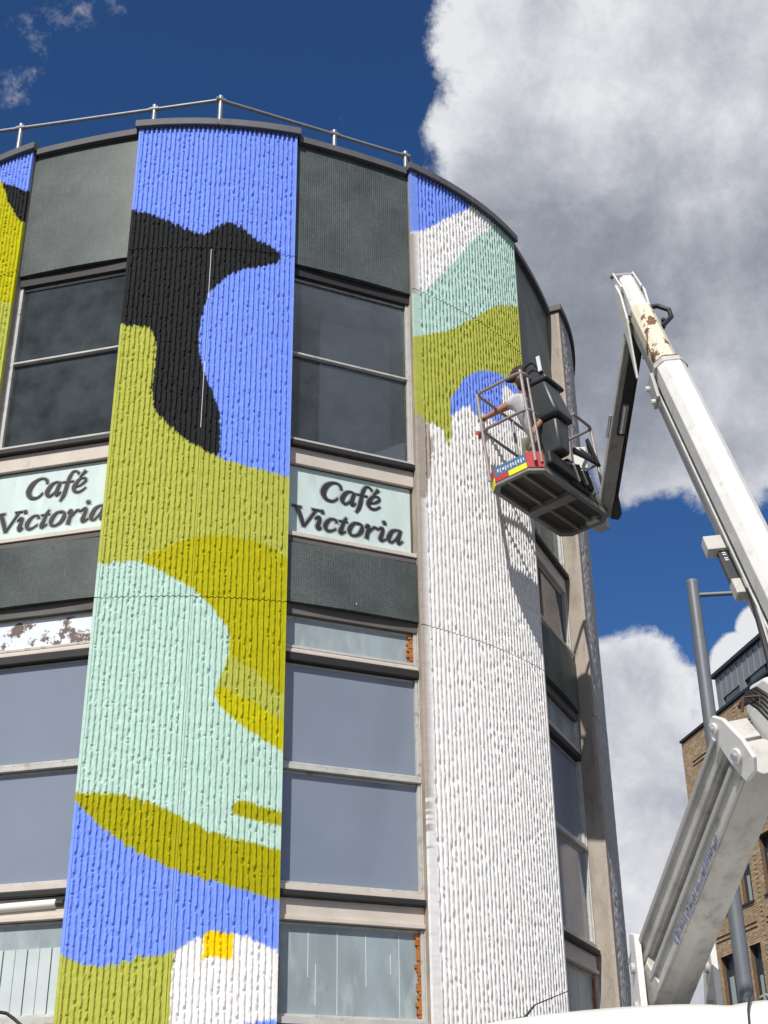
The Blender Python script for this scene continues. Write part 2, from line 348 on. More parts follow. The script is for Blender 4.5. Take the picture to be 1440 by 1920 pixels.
# ------------------------------------------------------------------ mural outlines (photo pixels -> angle, height on the drum)
def cyl(px, py, rr=R-.01):
    r = ray(px, py); a = r.x**2+r.y**2; b = -2*(r.x*CX+r.y*CY); c = CX**2+CY**2-rr*rr
    d = b*b-4*a*c
    if d < 0: d = 0
    t = (-b-math.sqrt(d))/2/a; p = r*t
    return math.degrees(math.atan2(p.x-CX, CY-p.y)), p.z
def chaikin(p, n):
    for _ in range(n):
        q = []
        for i in range(len(p)):
            a, b = p[i], p[(i+1) % len(p)]
            q += [(.75*a[0]+.25*b[0], .75*a[1]+.25*b[1]), (.25*a[0]+.75*b[0], .25*a[1]+.75*b[1])]
        p = q
    return p
def outline(px, smooth=1): return np.array([cyl(x, y) for x, y in chaikin(px, smooth)])
def inside(P, th, h):
    x, y = th, h; res = np.zeros(x.shape, bool); n = len(P); j = n-1
    for i in range(n):
        xi, yi = P[i]; xj, yj = P[j]
        c = ((yi > y) != (yj > y))
        if yi != yj: res ^= c & (x < (xj-xi)*(y-yi)/(yj-yi)+xi)
        j = i
    return res
BLUE = (.205, .325, .85); BLACK = (.016, .017, .0185); LIME = (.455, .475, .080); DARK = (.45, .425, .004); OLIVE = (.40, .375, .003)
MINT = (.50, .675, .60); WHITE = (.84, .825, .81); YEL = (.90, .62, .0); BARE = (.43, .37, .32); BRIGHT = (.52, .49, .003)
def z(ox, oy, k, pts): return [(ox+x/k, oy+y/k) for x, y in pts]
K1 = (200, 380, 3.692); K2 = (150, 980, 3.512); K3 = (80, 1440, 3.0); K4 = (750, 640, 5.76); K5 = (740, 260, 3.6)
MUR2 = [
 (BLACK, z(*K1, [(100, 55), (200, 55), (260, 65), (380, 105), (480, 150), (600, 200), (680, 222), (720, 195), (760, 160), (820, 140), (890, 145), (940, 175), (1010, 240), (1120, 290), (1180, 330), (1210, 375), (1190, 415), (1120, 435), (1010, 450), (930, 470), (850, 500), (780, 560), (720, 610), (680, 700), (655, 800), (640, 900), (638, 1000), (655, 1090), (690, 1220), (740, 1330), (775, 1420), (785, 1500), (785, 1800), (560, 1900), (0, 1900), (0, 55)]), 1),
 (LIME, z(*K1, [(-200, 850), (110, 852), (270, 855), (315, 890), (345, 950), (340, 1050), (330, 1140), (315, 1250), (315, 1350), (330, 1430), (380, 1490), (470, 1580), (580, 1660), (700, 1730), (780, 1765), (880, 1800), (1000, 1830), (1120, 1860), (1280, 1905), (1500, 1970), (1500, 3300), (-900, 3300), (-900, 850), (-200, 850)]), 1),
 (DARK, z(*K2, [(390, 235), (480, 200), (580, 155), (680, 115), (780, 92), (880, 85), (1000, 90), (1120, 110), (1230, 145), (1320, 205), (1380, 240), (1500, 260), (1500, 1500), (1330, 1530), (1000, 1600), (400, 1500)]), 1),
 (LIME, z(*K2, [(985, 870), (1080, 930), (1170, 985), (1240, 1060), (1300, 1110), (1330, 1140), (1330, 1320), (1260, 1270), (1200, 1210), (1080, 1150), (960, 1095), (880, 1085), (880, 880)]), 1),
 (BRIGHT, z(*K2, [(860, 1095), (960, 1100), (1080, 1155), (1200, 1215), (1330, 1310), (1500, 1400), (1500, 1600), (1330, 1600), (860, 1500)]), 0),
 (MINT, z(*K2, [(-400, 275), (-300, 290), (60, 290), (180, 268), (300, 252), (400, 255), (480, 290), (590, 350), (700, 405), (780, 470), (860, 550), (930, 640), (975, 710), (990, 790), (980, 870), (950, 960), (915, 1040), (890, 1110), (900, 1180), (930, 1230), (1010, 1290), (1120, 1370), (1240, 1450), (1345, 1510), (1500, 1590), (1500, 2500), (-300, 2500)]), 1),
 (OLIVE, z(*K3, [(130, 175), (200, 145), (300, 140), (420, 145), (540, 170), (660, 215), (750, 260), (850, 315), (950, 365), (1100, 400), (1250, 435), (1330, 460), (1500, 500), (1500, 1900), (130, 1900)]), 1),
 (OLIVE, z(*K3, [(1065, 200), (1100, 178), (1160, 190), (1250, 220), (1345, 245), (1500, 270), (1500, 370), (1345, 325), (1220, 300), (1110, 275), (1065, 245)]), 1),
 (BLUE, z(*K3, [(0, 40), (160, 175), (230, 230), (330, 335), (430, 405), (540, 480), (700, 555), (850, 615), (1000, 650), (1150, 690), (1250, 725), (1330, 745), (1500, 790), (1500, 1900), (0, 1900)]), 1),
 (LIME, z(*K3, [(0, 1030), (80, 1045), (150, 1070), (230, 1110), (330, 1118), (430, 1100), (530, 1065), (640, 1055), (710, 1045), (790, 1000), (850, 980), (900, 960), (900, 2100), (0, 2100)]), 1),
 (WHITE, z(*K3, [(745, 1035), (800, 1000), (880, 960), (950, 930), (1050, 925), (1130, 940), (1200, 970), (1300, 1020), (1500, 1090), (1500, 2100), (715, 2100), (715, 1250), (735, 1100)]), 1),
 (BLUE, z(*K3, [(1150, 1440), (1230, 1425), (1340, 1410), (1500, 1400), (1500, 1800), (1000, 1800)]), 0),
 (YEL, z(*K3, [(905, 925), (1070, 925), (1073, 1070), (905, 1070)]), 0),
]
MUR3 = [
 (WHITE, z(*K5, [(0, 645), (105, 645), (205, 615), (300, 560), (400, 515), (470, 485), (520, 440), (900, 440), (900, 2500), (0, 2500)]), 0),
 (BARE, z(*K5, [(0, 650), (128, 650), (138, 760), (138, 1050), (0, 1060)]), 0),
 (MINT, z(*K5, [(0, 1052), (120, 1050), (150, 1040), (240, 1010), (270, 950), (340, 890), (400, 830), (470, 750), (510, 700), (560, 650), (640, 610), (700, 560), (900, 560), (900, 2500), (0, 2500)]), 1),
 (LIME, z(*K5, [(0, 1350), (130, 1345), (250, 1312), (330, 1305), (420, 1275), (500, 1225), (560, 1200), (620, 1150), (700, 1122), (845, 1130), (1000, 1130), (1000, 3000), (0, 3000)]), 1),
 (WHITE, z(*K4, [(0, 780), (160, 790), (230, 820), (300, 880), (350, 890), (420, 920), (460, 950), (490, 1000), (500, 1110), (540, 1120), (548, 1000), (545, 830), (540, 720), (620, 600), (1000, 500), (1250, 480), (1500, 600), (2200, 600), (2200, 9000), (0, 9000)]), 0),
 (BLUE, z(*K4, [(540, 840), (540, 720), (560, 600), (620, 510), (680, 420), (760, 350), (840, 318), (940, 308), (1030, 330), (1110, 380), (1200, 430), (1270, 500), (1300, 560), (1220, 560), (1170, 500), (1110, 470), (1095, 540), (1110, 700), (1100, 880), (1080, 900), (1000, 840), (940, 800), (870, 770), (800, 800), (760, 700), (680, 712), (600, 765)]), 0),
 (BARE, [(700, 771), (778, 776), (790, 782), (803, 795), (811, 830), (809, 870), (800, 920), (794, 950), (797, 1172), (800, 1400), (806, 1920), (700, 1920)], 0),
]
MUR1 = [
 (BLACK, z(0, 260, 4.8, [(-300, 300), (0, 385), (60, 410), (150, 435), (250, 472), (400, 500), (400, 900), (-300, 900)]), 0),
 (BRIGHT, z(0, 260, 4.8, [(-300, 100), (0, 360), (30, 430), (70, 560), (130, 670), (190, 745), (400, 900), (400, 2600), (-300, 2600)]), 0),
 (LIME, z(0, 260, 4.8, [(-300, 1480), (300, 1480), (300, 4000), (-300, 4000)]), 0),
]
MUR4 = []
def paint_cols(th, h, mural, base):
    C = np.empty(th.shape+(4,)); C[..., :3] = base; C[..., 3] = 1
    # the spray line wanders a little from rib to rib
    jt = .05*np.sin(h*37+th*3)+.04*np.sin(h*91+th*7); jh = .006*np.sin(th*29)+.005*np.sin(th*71+h*3)
    if not mural: C[th < th.min()+1.25, :3] = BARE
    rb = np.floor(th/.652); hs_ = np.abs(np.sin(rb*12.9898)*43758.5453) % 1; jh = jh+(hs_-.5)*.022
    rag = np.sin(h*311+rb*7.1)*np.sin(h*173+th*19); jt = jt+.05*rag
    for c, pts, sm in mural:
        P = outline(pts, sm); ins = inside(P, th+jt, h+jh); C[ins, :3] = c
    # thin coverage here and there: two roller coats over grey masonry
    th2 = np.sin(h*41+th*5.3)*np.sin(h*17-th*9.7)*np.sin(h*97+rb*3.3)
    C[..., :3] *= (1-.10*np.clip(th2, -.3, 1))[..., None]
    return C

# ------------------------------------------------------------------ ribbed precast panels
PITCH_T = .652
def ribbed_panel(t0, t1, h0, h1, mural, base, parent, edge=(.35, .35), dz=.015, depth=.021, bite=1., **tags):
    w = t1-t0-edge[0]-edge[1]; nr = max(1, round(w/PITCH_T)); p = w/nr
    nzr = max(2, int((h1-h0)/dz)); hs = np.linspace(h0, h1, nzr+1)
    prof_u = np.array([0, .05, .12, .28, .45, .61, .82]); prof_d = np.array([0, .9, 1., 1.02, .97, .14, .0])
    cols_t = [np.full(nzr+1, t0), np.full(nzr+1, t0+edge[0])]; cols_r = [np.full(nzr+1, R), np.full(nzr+1, R)]
    def sm(a, k):
        ker = np.hanning(k+2)[1:-1]; ker /= ker.sum(); return np.convolve(np.pad(a, k, mode='reflect'), ker, 'same')[k:-k]
    for j in range(nr):
        notch = np.zeros(nzr+1)
        for _ in range(rng.poisson((h1-h0)*5.0*bite)):
            c = rng.integers(0, nzr+1); ln = rng.integers(1, 4); a = rng.uniform(.25, .85); notch[max(0, c-ln//2):c+ln-ln//2] = a
        wob = sm(rng.normal(0, .30, nzr+1), 11)*.22
        for k in range(7):
            lat = rng.normal(0, .008 if k < 4 else .022, nzr+1) if k not in (0,) else 0
            lat = lat+wob*.35*(1 if k > 0 else 0)
            cut = notch*(0, .0, .1, .45, .95, 1, 1)[k]*rng.uniform(.7, 1)
            dd = prof_d[k]*(1-cut)+sm(rng.normal(0, (.02, .03, .04, .07, .13, .18, .06)[k]*bite, nzr+1), 3)
            if k in (4, 5, 6): lat = lat-notch*(.12, .12, .08)[k-4]
            cols_t.append(t0+edge[0]+p*(j+prof_u[k]+lat)); cols_r.append(R-depth*(1-np.clip(dd, -.05, 1.12)))
    cols_t += [np.full(nzr+1, t1-edge[1]-.0), np.full(nzr+1, t1-edge[1]+.03), np.full(nzr+1, t1)]
    cols_r += [np.full(nzr+1, R-depth), np.full(nzr+1, R), np.full(nzr+1, R)]
    T = np.array(cols_t).T; RR = np.array(cols_r).T
    T[:, 2:-3] = np.maximum.accumulate(T[:, 2:-3], axis=1)
    H = np.repeat(hs[:, None], T.shape[1], 1)
    # skirts close the sheet against the core
    def skirt(T, RR, H):
        T = np.hstack([T[:, :1], T, T[:, -1:]]); RR = np.hstack([np.full((T.shape[0], 1), R-.034), RR, np.full((T.shape[0], 1), R-.034)]); H = np.hstack([H[:, :1], H, H[:, -1:]])
        T = np.vstack([T[:1], T, T[-1:]]); RR = np.vstack([np.full((1, T.shape[1]), R-.034), RR, np.full((1, T.shape[1]), R-.034)]); H = np.vstack([H[:1], H, H[-1:]])
        return T, RR, H
    T, RR, H = skirt(T, RR, H)
    a = np.radians(T); X = CX+OFF[0]+RR*np.sin(a); Y = CY+OFF[1]-RR*np.cos(a); Z = H+CAMZ
    nrow, ncol = T.shape; V = np.stack([X, Y, Z], -1).reshape(-1, 3)
    i = np.arange(nrow-1)[:, None]*ncol+np.arange(ncol-1)[None, :]
    F = np.stack([i, i+1, i+1+ncol, i+ncol], -1).reshape(-1, 4)
    me = bpy.data.meshes.new('ribbed_panel'); me.vertices.add(len(V)); me.vertices.foreach_set('co', V.ravel())
    me.loops.add(F.size); me.loops.foreach_set('vertex_index', F.ravel().astype(np.int32))
    me.polygons.add(len(F)); me.polygons.foreach_set('loop_start', np.arange(0, F.size, 4, dtype=np.int32))
    me.update(calc_edges=True)
    ca = me.color_attributes.new('paint', 'FLOAT_COLOR', 'POINT'); ca.data.foreach_set('color', paint_cols(T, H, mural, base).astype(np.float32).ravel())
    me.polygons.foreach_set('use_smooth', [False]*len(F))
    me.materials.append(PAINT)
    o = bpy.data.objects.new('ribbed_panel', me); COL.objects.link(o); attach(o, parent); tag(o, **tags); return o

# ------------------------------------------------------------------ the round building
HT, J1, J2, J3 = 9.50, 7.994, 4.424, .855
B = thing('round_building', (CX, CY, 0), 'round concrete cafe building with bright painted ribbed piers, dark mosaic panels and glazed bays', 'building')
PIERS = [(-44.6, -22.6, MUR1, BLUE), (-6.25, 15.9, MUR2, BLUE), (33.5, 56.9, MUR3, BLUE), (66.7, 88.6, MUR4, (.5, .49, .48))]
for i, (a, b, mur, base_c) in enumerate(PIERS):
    OFF[:] = (.312, .70) if i == 3 else (0., 0.)
    m = MB()
    fa = {0: -54, 1: -14.42, 2: 24.7, 3: 67.1}[i]; fb = {0: -14.42, 1: 24.7, 2: 67.1, 3: 109}[i]
    pl_ = [Vector(cp(a+.02+(b-a-.04)*k/18, R-.028, -CAMZ)) for k in range(19)]
    def inw(p, f): return p-Vector((math.sin(rad(f)), -math.cos(rad(f)), 0))*.85
    pl_ += [inw(pl_[-1], fb), inw(pl_[0], fa)]
    m.prism([(p.x, p.y) for p in pl_], lambda x, y, h: (x, y, h), .12, HT+CAMZ)
    P = obj('pier', m, 'concrete', B)
    e = (.35, .35) if i < 2 else (1.0, .35)
    g_ = .06
    ribbed_panel(a, b, J1+.006, HT-.002, mur, base_c, P, e, bite=1)
    if i == 1:
        md = 4.83
        for lo, hi in ((J2+.005, J1-.005), (J3+.005, J2-.005)):
            ribbed_panel(a, md-g_/2, lo, hi, mur, base_c, P, (.35, .22), bite=1.25); ribbed_panel(md+g_/2, b, lo, hi, mur, base_c, P, (.22, .35), bite=.9)
    else:
        for lo, hi in ((J2+.005, J1-.005), (J3+.005, J2-.005)): ribbed_panel(a, b, lo, hi, mur, base_c, P, e, bite=.85)
    if i == 1:
        for lo, hi in ((7.42, 7.98), (6.03, 6.72)):
            m = MB(); m.arc(md-.05, md+.05, R-.027, R-.001, lo, hi, 2); obj('joint_sealant', m, 'lettering', P)
    ribbed_panel(a, b, -1.35, J3-.005, mur, base_c, P, e, dz=.06)
    mid = (a+b)/2
    for q0, q1 in ((a-.45, mid-.03), (mid+.03, b+.45)):
        m = MB(); m.arc(q0, q1, R-.85, R+.040, HT+.002, HT+.085, 12); obj('coping_stone', m, 'coping', P, bevel=.006)
OFF[:] = (0., 0.)
# plain rear drum, floors, roof
m = MB(); m.arc(101.5, 315.35, R-.45, R-.12, -CAMZ+.12, HT, 90); obj('rear_wall', m, 'concrete', B)
m = MB(); m.arc(99.6, 315.2, R-.6, R-.05, HT+.002, HT+.06, 90); obj('rear_coping', m, 'coping', B)
def disc(name, rr, h0, h1, mm, n=72):
    v = []; 
    for h in (h0, h1): v += [cp(360*k/n, rr, h) for k in range(n)]
    f = [(k, (k+1) % n, (k+1) % n+n, k+n) for k in range(n)]+[tuple(range(n))[::-1], tuple(range(n, 2*n))]
    q = MB(); q.add(v, f); return obj(name, q, mm, B)
disc('roof_deck', R-.5, HT-.25, HT-.12, 'roof')
disc('ceiling_slab', R-.32, 7.80, 8.2, 'ceiling'); disc('floor_slab', R-.34, 5.0, 5.55, 'interior'); disc('floor_slab', R-.34, 4.15, 4.40, 'ceiling'); disc('floor_slab', R-.34, 1.6, 1.9, 'interior')

def chordframe(ta, tb, rr):
    a = Vector(cp(ta, R, -CAMZ)); b = Vector(cp(tb, R, -CAMZ)); w = (b-a).length; x = (b-a)/w; n = Vector((x.y, -x.x, 0))
    mid = (a+b)/2-Vector((CX, CY, 0)); 
    if n.dot(mid) < 0: n = -n
    a = a-n*(R-rr)
    return w, (lambda s, d, h: tuple(a+x*s+n*d+Vector((0, 0, h+CAMZ))))

def seg_window(parent, ta, tb, h0, h1, mids, pane_mat, label=None, fw=.030, rr=R-.150, frame_m='frame', sub=None):
    """flat glazing between two piers: frame part with one pane sub-part per light"""
    w, fr = chordframe(ta+.12, tb-.12, rr)
    m = MB()
    m.box((0, -.03, h0), (fw, .035, h1), fr); m.box((w-fw, -.03, h0), (w, .035, h1), fr)
    m.box((fw+.001, -.03, h1-fw*.8), (w-fw-.001, .005, h1), fr); m.box((fw+.001, -.03, h0), (w-fw-.001, .04, h0+fw*.8), fr)
    for q in mids: m.box((fw+.001, -.028, q-.010), (w-fw-.001, .042, q+.010), fr)
    # outer thin bead round the frame
    m.box((-.02, -.05, h0-.01), (-.001, .05, h1+.01), fr); m.box((w+.001, -.05, h0-.01), (w+.02, .05, h1+.01), fr)
    F = obj('window', m, frame_m, parent, bevel=.003)
    if label: F['label'] = label
    ys = [h0+fw*.8]+[v for q in mids for v in (q-.010, q+.010)]+[h1-fw*.8]
    for k in range(0, len(ys), 2):
        p = MB(); p.box((fw-.004, -.008, ys[k]-.004), (w-fw+.004, .0, ys[k+1]+.004), fr); obj('pane', p, pane_mat, F)
    return w, fr, F

def bow(m, ta, tb, off, dep, h0, h1, k=.4, n=14):
    w, fr = chordframe(ta, tb, R-off); sag = R*(1-math.cos(rad((tb-ta)/2)))*k; v = []; f = []
    for i in range(n+1):
        u = i/n; d = sag*(1-(2*u-1)**2)
        for dd, h in ((d-dep, h0), (d, h0), (d, h1), (d-dep, h1)): v.append(fr(u*w, dd, h))
    for i in range(n):
        a, b = 4*i, 4*i+4
        for q in range(4): f.append((a+q, a+(q+1) % 4, b+(q+1) % 4, b+q))
    f.append((3, 2, 1, 0)); q = 4*n; f.append((q, q+1, q+2, q+3)); m.add(v, f)
def cbar(m, ta, tb, off, h0, h1, dep=.22):
    w, fr = chordframe(ta+.06, tb-.06, R-off+.03)
    m.box((0, -dep-.001*(h0*7 % 1), h0), (w, 0, h1), fr)
BAYS = [(-22.6, -6.25), (15.9, 33.5), (56.9, 77.3)]
SIGN_FR = []
for bi, (ta, tb) in enumerate(BAYS):
    # parapet spandrel with its coping
    m = MB(); bow(m, ta+.05, tb-.05, .066, .40, 7.965, HT-.045); obj('mosaic_spandrel', m, 'mosaic', B)
    m = MB(); bow(m, ta+.45, tb-.45, .018, .55, HT-.042, HT+.035); obj('coping_strip', m, 'coping', B, bevel=.005)
    m = MB(); cbar(m, ta, tb, .125, 7.86, 7.962); obj('window_head', m, 'black', B)
    # upper glazing, two lights
    seg_window(B, ta, tb, 6.055, 7.858, [6.985], 'glass' if bi == 1 else 'glass_dirty')
    # dark nosing sill, beige flashing, sign zone
    m = MB(); cbar(m, ta, tb, .085, 5.975, 6.03); obj('sill', m, 'black', B, bevel=.01)
    m = MB(); cbar(m, ta, tb, .10, 6.031, 6.053); obj('sill_cap', m, 'frame', B)
    m = MB(); cbar(m, ta, tb, .135, 5.815, 5.973); obj('flashing_strip', m, 'beige', B, bevel=.004)
    m = MB(); cbar(m, ta, tb, .24, 5.10, 5.813); obj('backing_wall', m, 'black', B)
    m = MB(); cbar(m, ta, tb, .10, 5.085, 5.125); obj('sill_cap', m, 'beige', B, bevel=.004)
    m = MB(); cbar(m, ta, tb, .115, 5.035, 5.084); obj('sill', m, 'beige' if bi == 2 else 'concrete_dark', B)
    # lower spandrel
    m = MB(); bow(m, ta+.05, tb-.05, .066, .38, 4.465, 5.015); obj('mosaic_spandrel', m, 'mosaic', B)
    m = MB(); cbar(m, ta, tb, .13, 4.375, 4.462); obj('window_head', m, 'concrete_dark', B)
    # boarded transom light
    w, fr, F = seg_window(B, ta, tb, 4.075, 4.372, [], 'board_white' if bi == 0 else 'board', fw=.028,
                      label='narrow boarded transom light with peeling white paint' if bi == 0 else None)
    if bi == 1:
        q = MB()
        for k in range(9):
            s0 = w-.035-rng.uniform(.02, .055); h = 4.10+k*.028
            q.box((s0, .001, h), (w-.031, .012+rng.uniform(0, .01), h+.026), fr)
        obj('foam_edge', q, 'orange', F, kind='stuff')
    # transom bars
    m = MB(); cbar(m, ta, tb, .125, 4.030, 4.055); cbar(m, ta, tb, .14, 4.056, 4.072); obj('transom_bar', m, 'beige', B, bevel=.003)
    m = MB(); cbar(m, ta, tb, .115, 3.955, 4.028); obj('transom_bar', m, 'black', B, bevel=.01)
    # big filmed lights
    m = MB(); cbar(m, ta, tb, .125, 3.052, 3.09); obj('transom_bar', m, 'frame', B, bevel=.003)
    seg_window(B, ta, tb, 3.095, 3.952, [], 'film', fw=.022); seg_window(B, ta, tb, 2.165, 3.048, [], 'film', fw=.022)
    m = MB(); cbar(m, ta, tb, .115, 2.115, 2.160); obj('sill_cap', m, 'beige', B, bevel=.003)
    m = MB(); cbar(m, ta, tb, .085, 2.062, 2.112); obj('sill', m, 'black', B, bevel=.01)
    m = MB(); cbar(m, ta, tb, .135, 1.93, 2.060); cbar(m, ta, tb, .115, 1.895, 1.929); obj('flashing_strip', m, 'beige', B, bevel=.004)
    # bottom light, boarded, foam oozing at the jambs
    w, fr, F = seg_window(B, ta, tb, 1.215, 1.89, [], 'board', fw=.026)
    q = MB()
    if bi == 0:
        n = 11
        for k in range(n):
            s0 = .03+(w-.06)*k/n; q.box((s0+.004, .001+.006*(k % 2), 1.24), (s0+(w-.06)/n-.004, .009+.006*(k % 2), 1.70), fr)
        obj('blind_slat', q, 'board_pale', F, kind='stuff')
    else:
        for sx, dr in ((.028, 1), (w-.028, -1)):
            for k in range(22):
                d = rng.uniform(.012, .05)*(1 if dr < 0 else .45); h = 1.245+k*.028
                q.box((min(sx, sx+dr*d), .001, h), (max(sx, sx+dr*d), .014+rng.uniform(0, .012), h+.027), fr)
        obj('foam_edge', q, 'orange', F, kind='stuff')
        q = MB()
        for s0, a0, b0 in ((.27, 1.5, 1.83), (.50, 1.245, 1.84), (.73, 1.45, 1.84), (1.0, 1.245, 1.84), (.33, 1.3, 1.6), (.93, 1.55, 1.7)):
            s0 = s0*w/1.2; q.box((s0, .001, a0), (s0+.005, .003, b0), fr)
        obj('paint_drip', q, 'lettering', F, kind='stuff')
    m = MB(); cbar(m, ta, tb, .10, 1.165, 1.212); obj('sill_cap', m, 'frame', B)
    m = MB(); m.arc(ta+.05, tb-.05, R-.42, R-.12, -CAMZ+.12, 1.163, 14); obj('plinth_wall', m, 'concrete_dark', B)
# interior partitions seen through the upper glass
def radial_wall(name, t, r0, r1, h0, h1, mm, th=.06):
    a = Vector(cp(t, r0, h0)); b = Vector(cp(t, r1, h0)); d = (b-a).normalized(); n = Vector((-d.y, d.x, 0))*th/2
    up = Vector((0, 0, h1-h0)); m = MB(); m.hexa([a-n, b-n, b+n, a+n, a-n+up, b-n+up, b+n+up, a+n+up]); return obj(name, m, mm, B)
radial_wall('partition_wall', 36, .8, R-.9, 5.56, 7.79, 'interior_pale'); radial_wall('partition_wall', -24, .8, R-.9, 5.56, 7.79, 'interior')
w, fr = chordframe(15.9, 33.5, R-.62)
m = MB(); m.box((.50, 0, 5.56), (w+.3, .04, 7.78), fr); obj('partition_wall', m, 'interior_pale', B)
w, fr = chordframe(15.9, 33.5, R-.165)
m = MB(); m.prism([(w-.45, 6.085), (w-.04, 6.085), (w-.04, 6.33)], lambda x, y, d: fr(x, d, y), -.03, -.02); obj('sunlit_wall_patch', m, 'sun_patch', B)  # pale triangle added as a painted patch of sunlight on the inner wall
for k in range(4):
    m = MB(); hw_ = math.sqrt((R-1.0)**2-(3.0-k*.6)**2); m.box((CX-hw_, CY-3.0+k*.6, 7.785+CAMZ), (CX+hw_, CY-2.985+k*.6, 7.799+CAMZ)); obj('ceiling_grid_bar', m, 'black', B)

# ------------------------------------------------------------------ cafe signs with raised letters
def stroke(pts, extra=0.):
    """variable-width pen stroke -> closed outline (list of left/right points)"""
    L_, R_ = [], []; n = len(pts)
    # subdivide with catmull-rom
    P = []
    for i in range(n-1):
        p0, p1, p2, p3 = pts[max(i-1, 0)], pts[i], pts[i+1], pts[min(i+2, n-1)]
        for s in range(4):
            t = s/4; P.append(tuple(.5*((2*p1[k])+(-p0[k]+p2[k])*t+(2*p0[k]-5*p1[k]+4*p2[k]-p3[k])*t*t+(-p0[k]+3*p1[k]-3*p2[k]+p3[k])*t**3) for k in range(3)))
    P.append(tuple(pts[-1]))
    m = len(P)
    for i, (x, y, w) in enumerate(P):
        a, b = P[max(i-1, 0)], P[min(i+1, m-1)]; dx, dy = b[0]-a[0], b[1]-a[1]; l = math.hypot(dx, dy) or 1; dx /= l; dy /= l
        w = max(w, 8)/2+extra
        if extra: 
            if i == 0: x -= dx*extra; y -= dy*extra
            if i == m-1: x += dx*extra; y += dy*extra
        L_.append((x-dy*w, y+dx*w)); R_.append((x+dy*w, y-dx*w))
    return L_, R_
LET = [
 ('C', [[(575, 268, 26), (566, 218, 34), (520, 190, 18), (455, 207, 26), (385, 265, 50), (335, 350, 62), (325, 420, 62), (360, 478, 44), (425, 485, 24), (475, 455, 16), (512, 412, 12)]]),
 ('a', [[(758, 270, 14), (700, 258, 16), (640, 290, 34), (590, 360, 48), (568, 425, 50), (598, 468, 28), (650, 435, 18), (708, 365, 12)], [(748, 262, 36), (715, 350, 40), (690, 430, 40), (700, 458, 24), (752, 415, 10)]]),
 ('f', [[(998, 142, 34), (965, 108, 18), (920, 115, 22), (880, 180, 36), (850, 260, 40), (820, 370, 44), (785, 470, 40), (742, 545, 18)], [(775, 268, 14), (925, 258, 14)]]),
 ('e', [[(945, 350, 10), (1010, 325, 16), (1075, 270, 26), (1085, 232, 26), (1050, 215, 18), (1000, 235, 28), (940, 320, 46), (925, 385, 46), (960, 425, 30), (1020, 412, 18), (1080, 362, 12)], [(1088, 108, 36), (1050, 152, 24), (1008, 200, 8)]]),
 ('V', [[(-48, 705, 54), (-12, 850, 52), (14, 978, 42)], [(16, 975, 24), (110, 830, 22), (192, 700, 26)], [(-105, 716, 15), (12, 703, 15)], [(148, 692, 16), (245, 681, 16)]]),
 ('i', [[(278, 665, 30), (281, 687, 50), (284, 710, 30)], [(172, 820, 12), (212, 785, 22), (240, 790, 34), (215, 870, 40), (193, 935, 42), (205, 960, 24), (246, 928, 10)]]),
 ('c', [[(455, 790, 30), (452, 762, 30), (425, 750, 18), (375, 768, 26), (318, 840, 44), (298, 905, 48), (325, 945, 34), (380, 930, 18), (440, 885, 12)]]),
 ('t', [[(598, 676, 16), (560, 740, 34), (520, 840, 40), (488, 910, 42), (503, 928, 26), (566, 885, 10)], [(490, 752, 15), (608, 736, 15)]]),
 ('o', [[(752, 712, 20), (700, 722, 26), (645, 785, 44), (615, 860, 46), (632, 908, 28), (680, 908, 22), (740, 868, 34), (785, 800, 46), (798, 740, 36), (776, 712, 22), (752, 712, 20)]]),
 ('r', [[(838, 738, 10), (872, 700, 26), (890, 715, 38), (862, 810, 42), (838, 897, 44)], [(872, 810, 12), (930, 732, 20), (970, 700, 24), (1006, 714, 28)]]),
 ('i', [[(1108, 565, 30), (1112, 588, 52), (1116, 611, 30)], [(1010, 718, 10), (1052, 682, 20), (1080, 690, 36), (1052, 780, 40), (1025, 850, 42), (1045, 868, 24), (1106, 830, 10)]]),
 ('a', [[(1322, 645, 12), (1262, 650, 20), (1200, 690, 38), (1150, 780, 50), (1138, 830, 42), (1175, 852, 22), (1230, 800, 16), (1282, 720, 12)], [(1324, 640, 34), (1286, 740, 42), (1264, 810, 42), (1275, 846, 24), (1332, 795, 10)]]),
]
